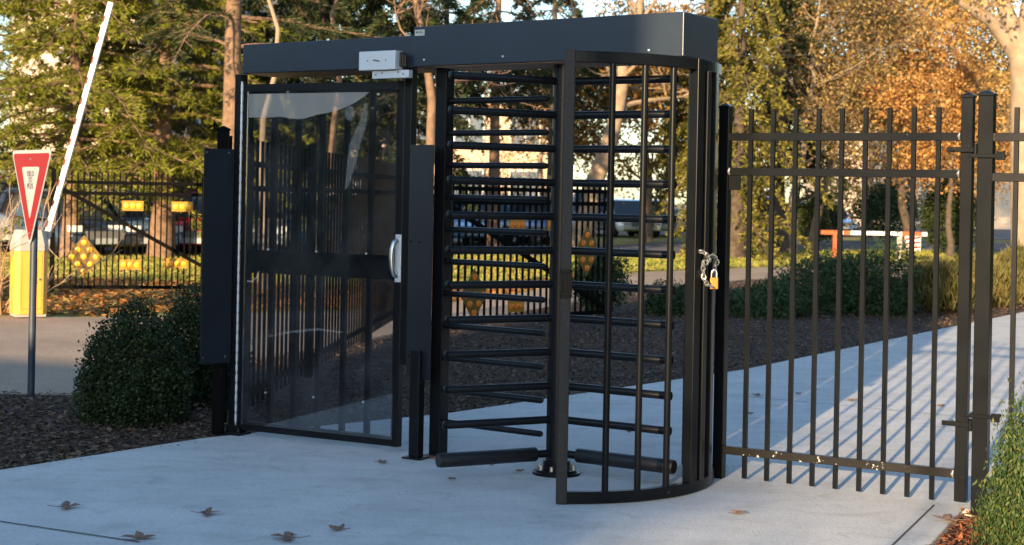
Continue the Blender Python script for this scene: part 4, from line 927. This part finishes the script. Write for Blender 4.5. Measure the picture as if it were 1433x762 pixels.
scatter('leaf_litter', [(-4.6, 3.5), (-4.6, 11.25), (-3.15, 11.3), (-.6, 18.3), (2.15, 25.5), (4.5, 29.6), (9, 32), (12, 28), (9, 19), (2, 9), (-1.5, 6.5)], 7000, .055, 'dulllitter', -.02, .02, near=9, excl=wp, aspect=.7, kindlabel=('scattered brown leaves lying on the dark mulch', 'leaves'))
scatter('mulch_bits', [tuple(A0-dA*3), tuple(A1), g(391, 601), g(623, 578), g(1038, 517), g(1433, 436), tuple(Vector(g(1433, 436))+Vector((.25, -.2))), tuple(Vector(g(1038, 517))+Vector((.12, -.14))), tuple(Vector(g(623, 578))+Vector((.07, -.12))), tuple(Vector(g(391, 601))+Vector((.07, -.12))), tuple(A1+Vector((.07, -.10))), tuple(A0-dA*3+Vector((.07, -.08)))], 420, .022, 'chips', .003, .004, flat=.9, kindlabel=('crumbs of mulch spilled along the edge of the sidewalk', 'mulch'))
scatter('red_mulch', [tuple(bedc+Vector((.03, .06))), tuple(bedc+e1*1.5), tuple(bedc+e1*1.5+bd*2.5), tuple(bedc+bd*2.5)], 9000, .04, 'redchips', -.03, .035, kindlabel=('red-brown mulch around the bright green shrub', 'mulch'))
scatter('fallen_leaves', [(-14, 18.6), (-5, 18.6), (-1.6, 20.8), (0, 24), (1.6, 30), (0, 38), (-14, 34)], 42000, .12, 'litter', -.06, .04, aspect=.7, kindlabel=('orange fallen leaves on the ground behind the road gate', 'leaves'))
scatter('grass', [(-14, 27), (-3, 25), (0, 27), (2.7, 32.6), (5.2, 35.5), (14, 44), (14, 50), (7, 46), (3, 39.5), (-1.5, 38.5), (-14, 33)], 60000, .14, 'grassblade', -.05, .05, flat=0, aspect=.2, kindlabel=('short sunlit lawn grass beyond the driveway', 'grass'))

# curled leaves lying on the concrete
def dry_leaf(px, py, size, rz, label, curl=.16):
    p = G(px, py); lob = 5; pts = []
    for i in range(20):
        a = -2.4+4.8*i/19; rr = size*(.35+.65*abs(math.cos(a*lob/2.2))**1.5)*(1 if abs(a) < 2 else .7)*random.uniform(.85, 1.1); pts.append((rr*math.cos(a), rr*math.sin(a)))
    z = lambda x, y: .006+curl*(x*x*.9+y*y*.7+x*y*.5)/size*.8
    v = [(0, 0, .006)]+[(x, y, z(x, y)+random.uniform(-.003, .009)) for x, y in pts]+[(x*.5, y*.5, z(x*.5, y*.5)+random.uniform(0, .010)) for x, y in pts]; n = 20
    f = [(0, 21+i, 21+i+1) for i in range(n-1)]+[(21+i, 1+i, 2+i, 22+i) for i in range(n-1)]
    bl = MB().add(v, f); o = bl.build('dry_leaf', 'dryleaf', None); o.location = (p.x, p.y, .002); o.rotation_euler = (0, 0, rz)
    sm = o.modifiers.new('thickness', 'SOLIDIFY'); sm.thickness = .0008
    tag(o, label, 'leaf', 'dry leaves on the concrete')
    st_ = MB().tube([(-size*.05, 0, .006), (-size*.6, size*.1, .008), (-size*1.0, size*.05, .014)], .0016, 5).build('stalk', 'dryleaf', o)
for a in ((90, 711, .075, .3, 'curled brown leaf furthest left on the concrete, above the joint line'), (196, 755, .075, 1.9, 'brown leaf at the right end of the joint line at the bottom'),
          (288, 720, .07, 0.1, 'flat brown leaf below the boxwood bushes, right of the joint line'), (406, 754, .085, 3.2, 'long-stalked brown leaf at the bottom edge below the glazed gate'),
          (475, 742, .055, 2.8, 'small dark leaf just right of the long-stalked one'), (533, 648, .045, .5, 'small leaf in front of the glazed gate latch corner'),
          (1031, 720, .05, .6, 'lone brown leaf in front of the picket gate left post'), (1190, 561, .055, .2, 'brown leaf on the walk behind the middle gate pickets'),
          (1061, 554, .05, 2.9, 'dark leaf on the walk behind the first gate pickets'), (1050, 580, .03, 1.0, 'tiny leaf on the walk behind the first gate picket, nearer the gate'),
          (1315, 569, .04, .2, 'thin leaf on the walk behind the last gate pickets'), (1330, 729, .09, 3.0, 'purple-brown leaf on the concrete edge beside the red mulch'),
          (632, 672, .028, .8, 'small blue-grey leaf scrap before the lowest turnstile arm'), (687, 652, .02, .2, 'tiny leaf scrap under the lowest turnstile arm'),
          (728, 661, .026, 2.0, 'tiny brown leaf just left of the column flange'), (1118, 552, .03, 2.2, 'small leaf on the walk behind the third gate picket'),
          (880, 606, .02, .4, 'tiny leaf on the concrete inside the cage')):
    dry_leaf(*a)

# ============ LIGHT, SKY, CAMERA ============
EL = D2R(11.5)
w = bpy.data.worlds.new('World'); sc.world = w; w.use_nodes = True; nt = w.node_tree
sky = nt.nodes.new('ShaderNodeTexSky'); sky.sky_type = 'NISHITA'; sky.sun_disc = False; sky.sun_elevation = EL; sky.sun_rotation = math.atan2(-SD.x, -SD.y) % (2*math.pi)
sky.air_density = 1.0; sky.dust_density = .6; sky.ozone_density = 2.2
nt.links.new(sky.outputs[0], nt.nodes['Background'].inputs[0]); nt.nodes['Background'].inputs[1].default_value = .15
sl = bpy.data.lights.new('sun', 'SUN'); sl.energy = 5.0; sl.angle = D2R(.55); sl.color = (1, .72, .42)
so = bpy.data.objects.new('sun', sl); COL.objects.link(so)
dirv = Vector((SD.x*math.cos(EL), SD.y*math.cos(EL), -math.sin(EL))); so.rotation_euler = dirv.to_track_quat('-Z', 'Y').to_euler(); so.location = (-5, -10, 12)
cam = bpy.data.cameras.new('camera'); co = bpy.data.objects.new('camera', cam); COL.objects.link(co)
right = Vector((CR, 0, SR)); up = Vector((-SR, 0, CR)); back = right.cross(up)
co.matrix_world = Matrix(((right.x, up.x, back.x, 0), (right.y, up.y, back.y, 0), (right.z, up.z, back.z, EYE), (0, 0, 0, 1)))
cam.sensor_width = 36; cam.lens = 36*F/1433; cam.shift_y = -(381-Y0)/1433; cam.clip_start = .1; cam.clip_end = 1000
cam.dof.use_dof = True; cam.dof.focus_distance = 8.3; cam.dof.aperture_fstop = 5.0
sc.camera = co
sc.render.engine = 'CYCLES'; sc.cycles.max_bounces = 6; sc.cycles.transparent_max_bounces = 12
vs = sc.view_settings; vs.view_transform = 'Standard'; vs.look = 'None'; vs.exposure = 1.38; vs.gamma = 1; vs.use_curve_mapping = False
sc.render.resolution_x = 1024; sc.render.resolution_y = 545
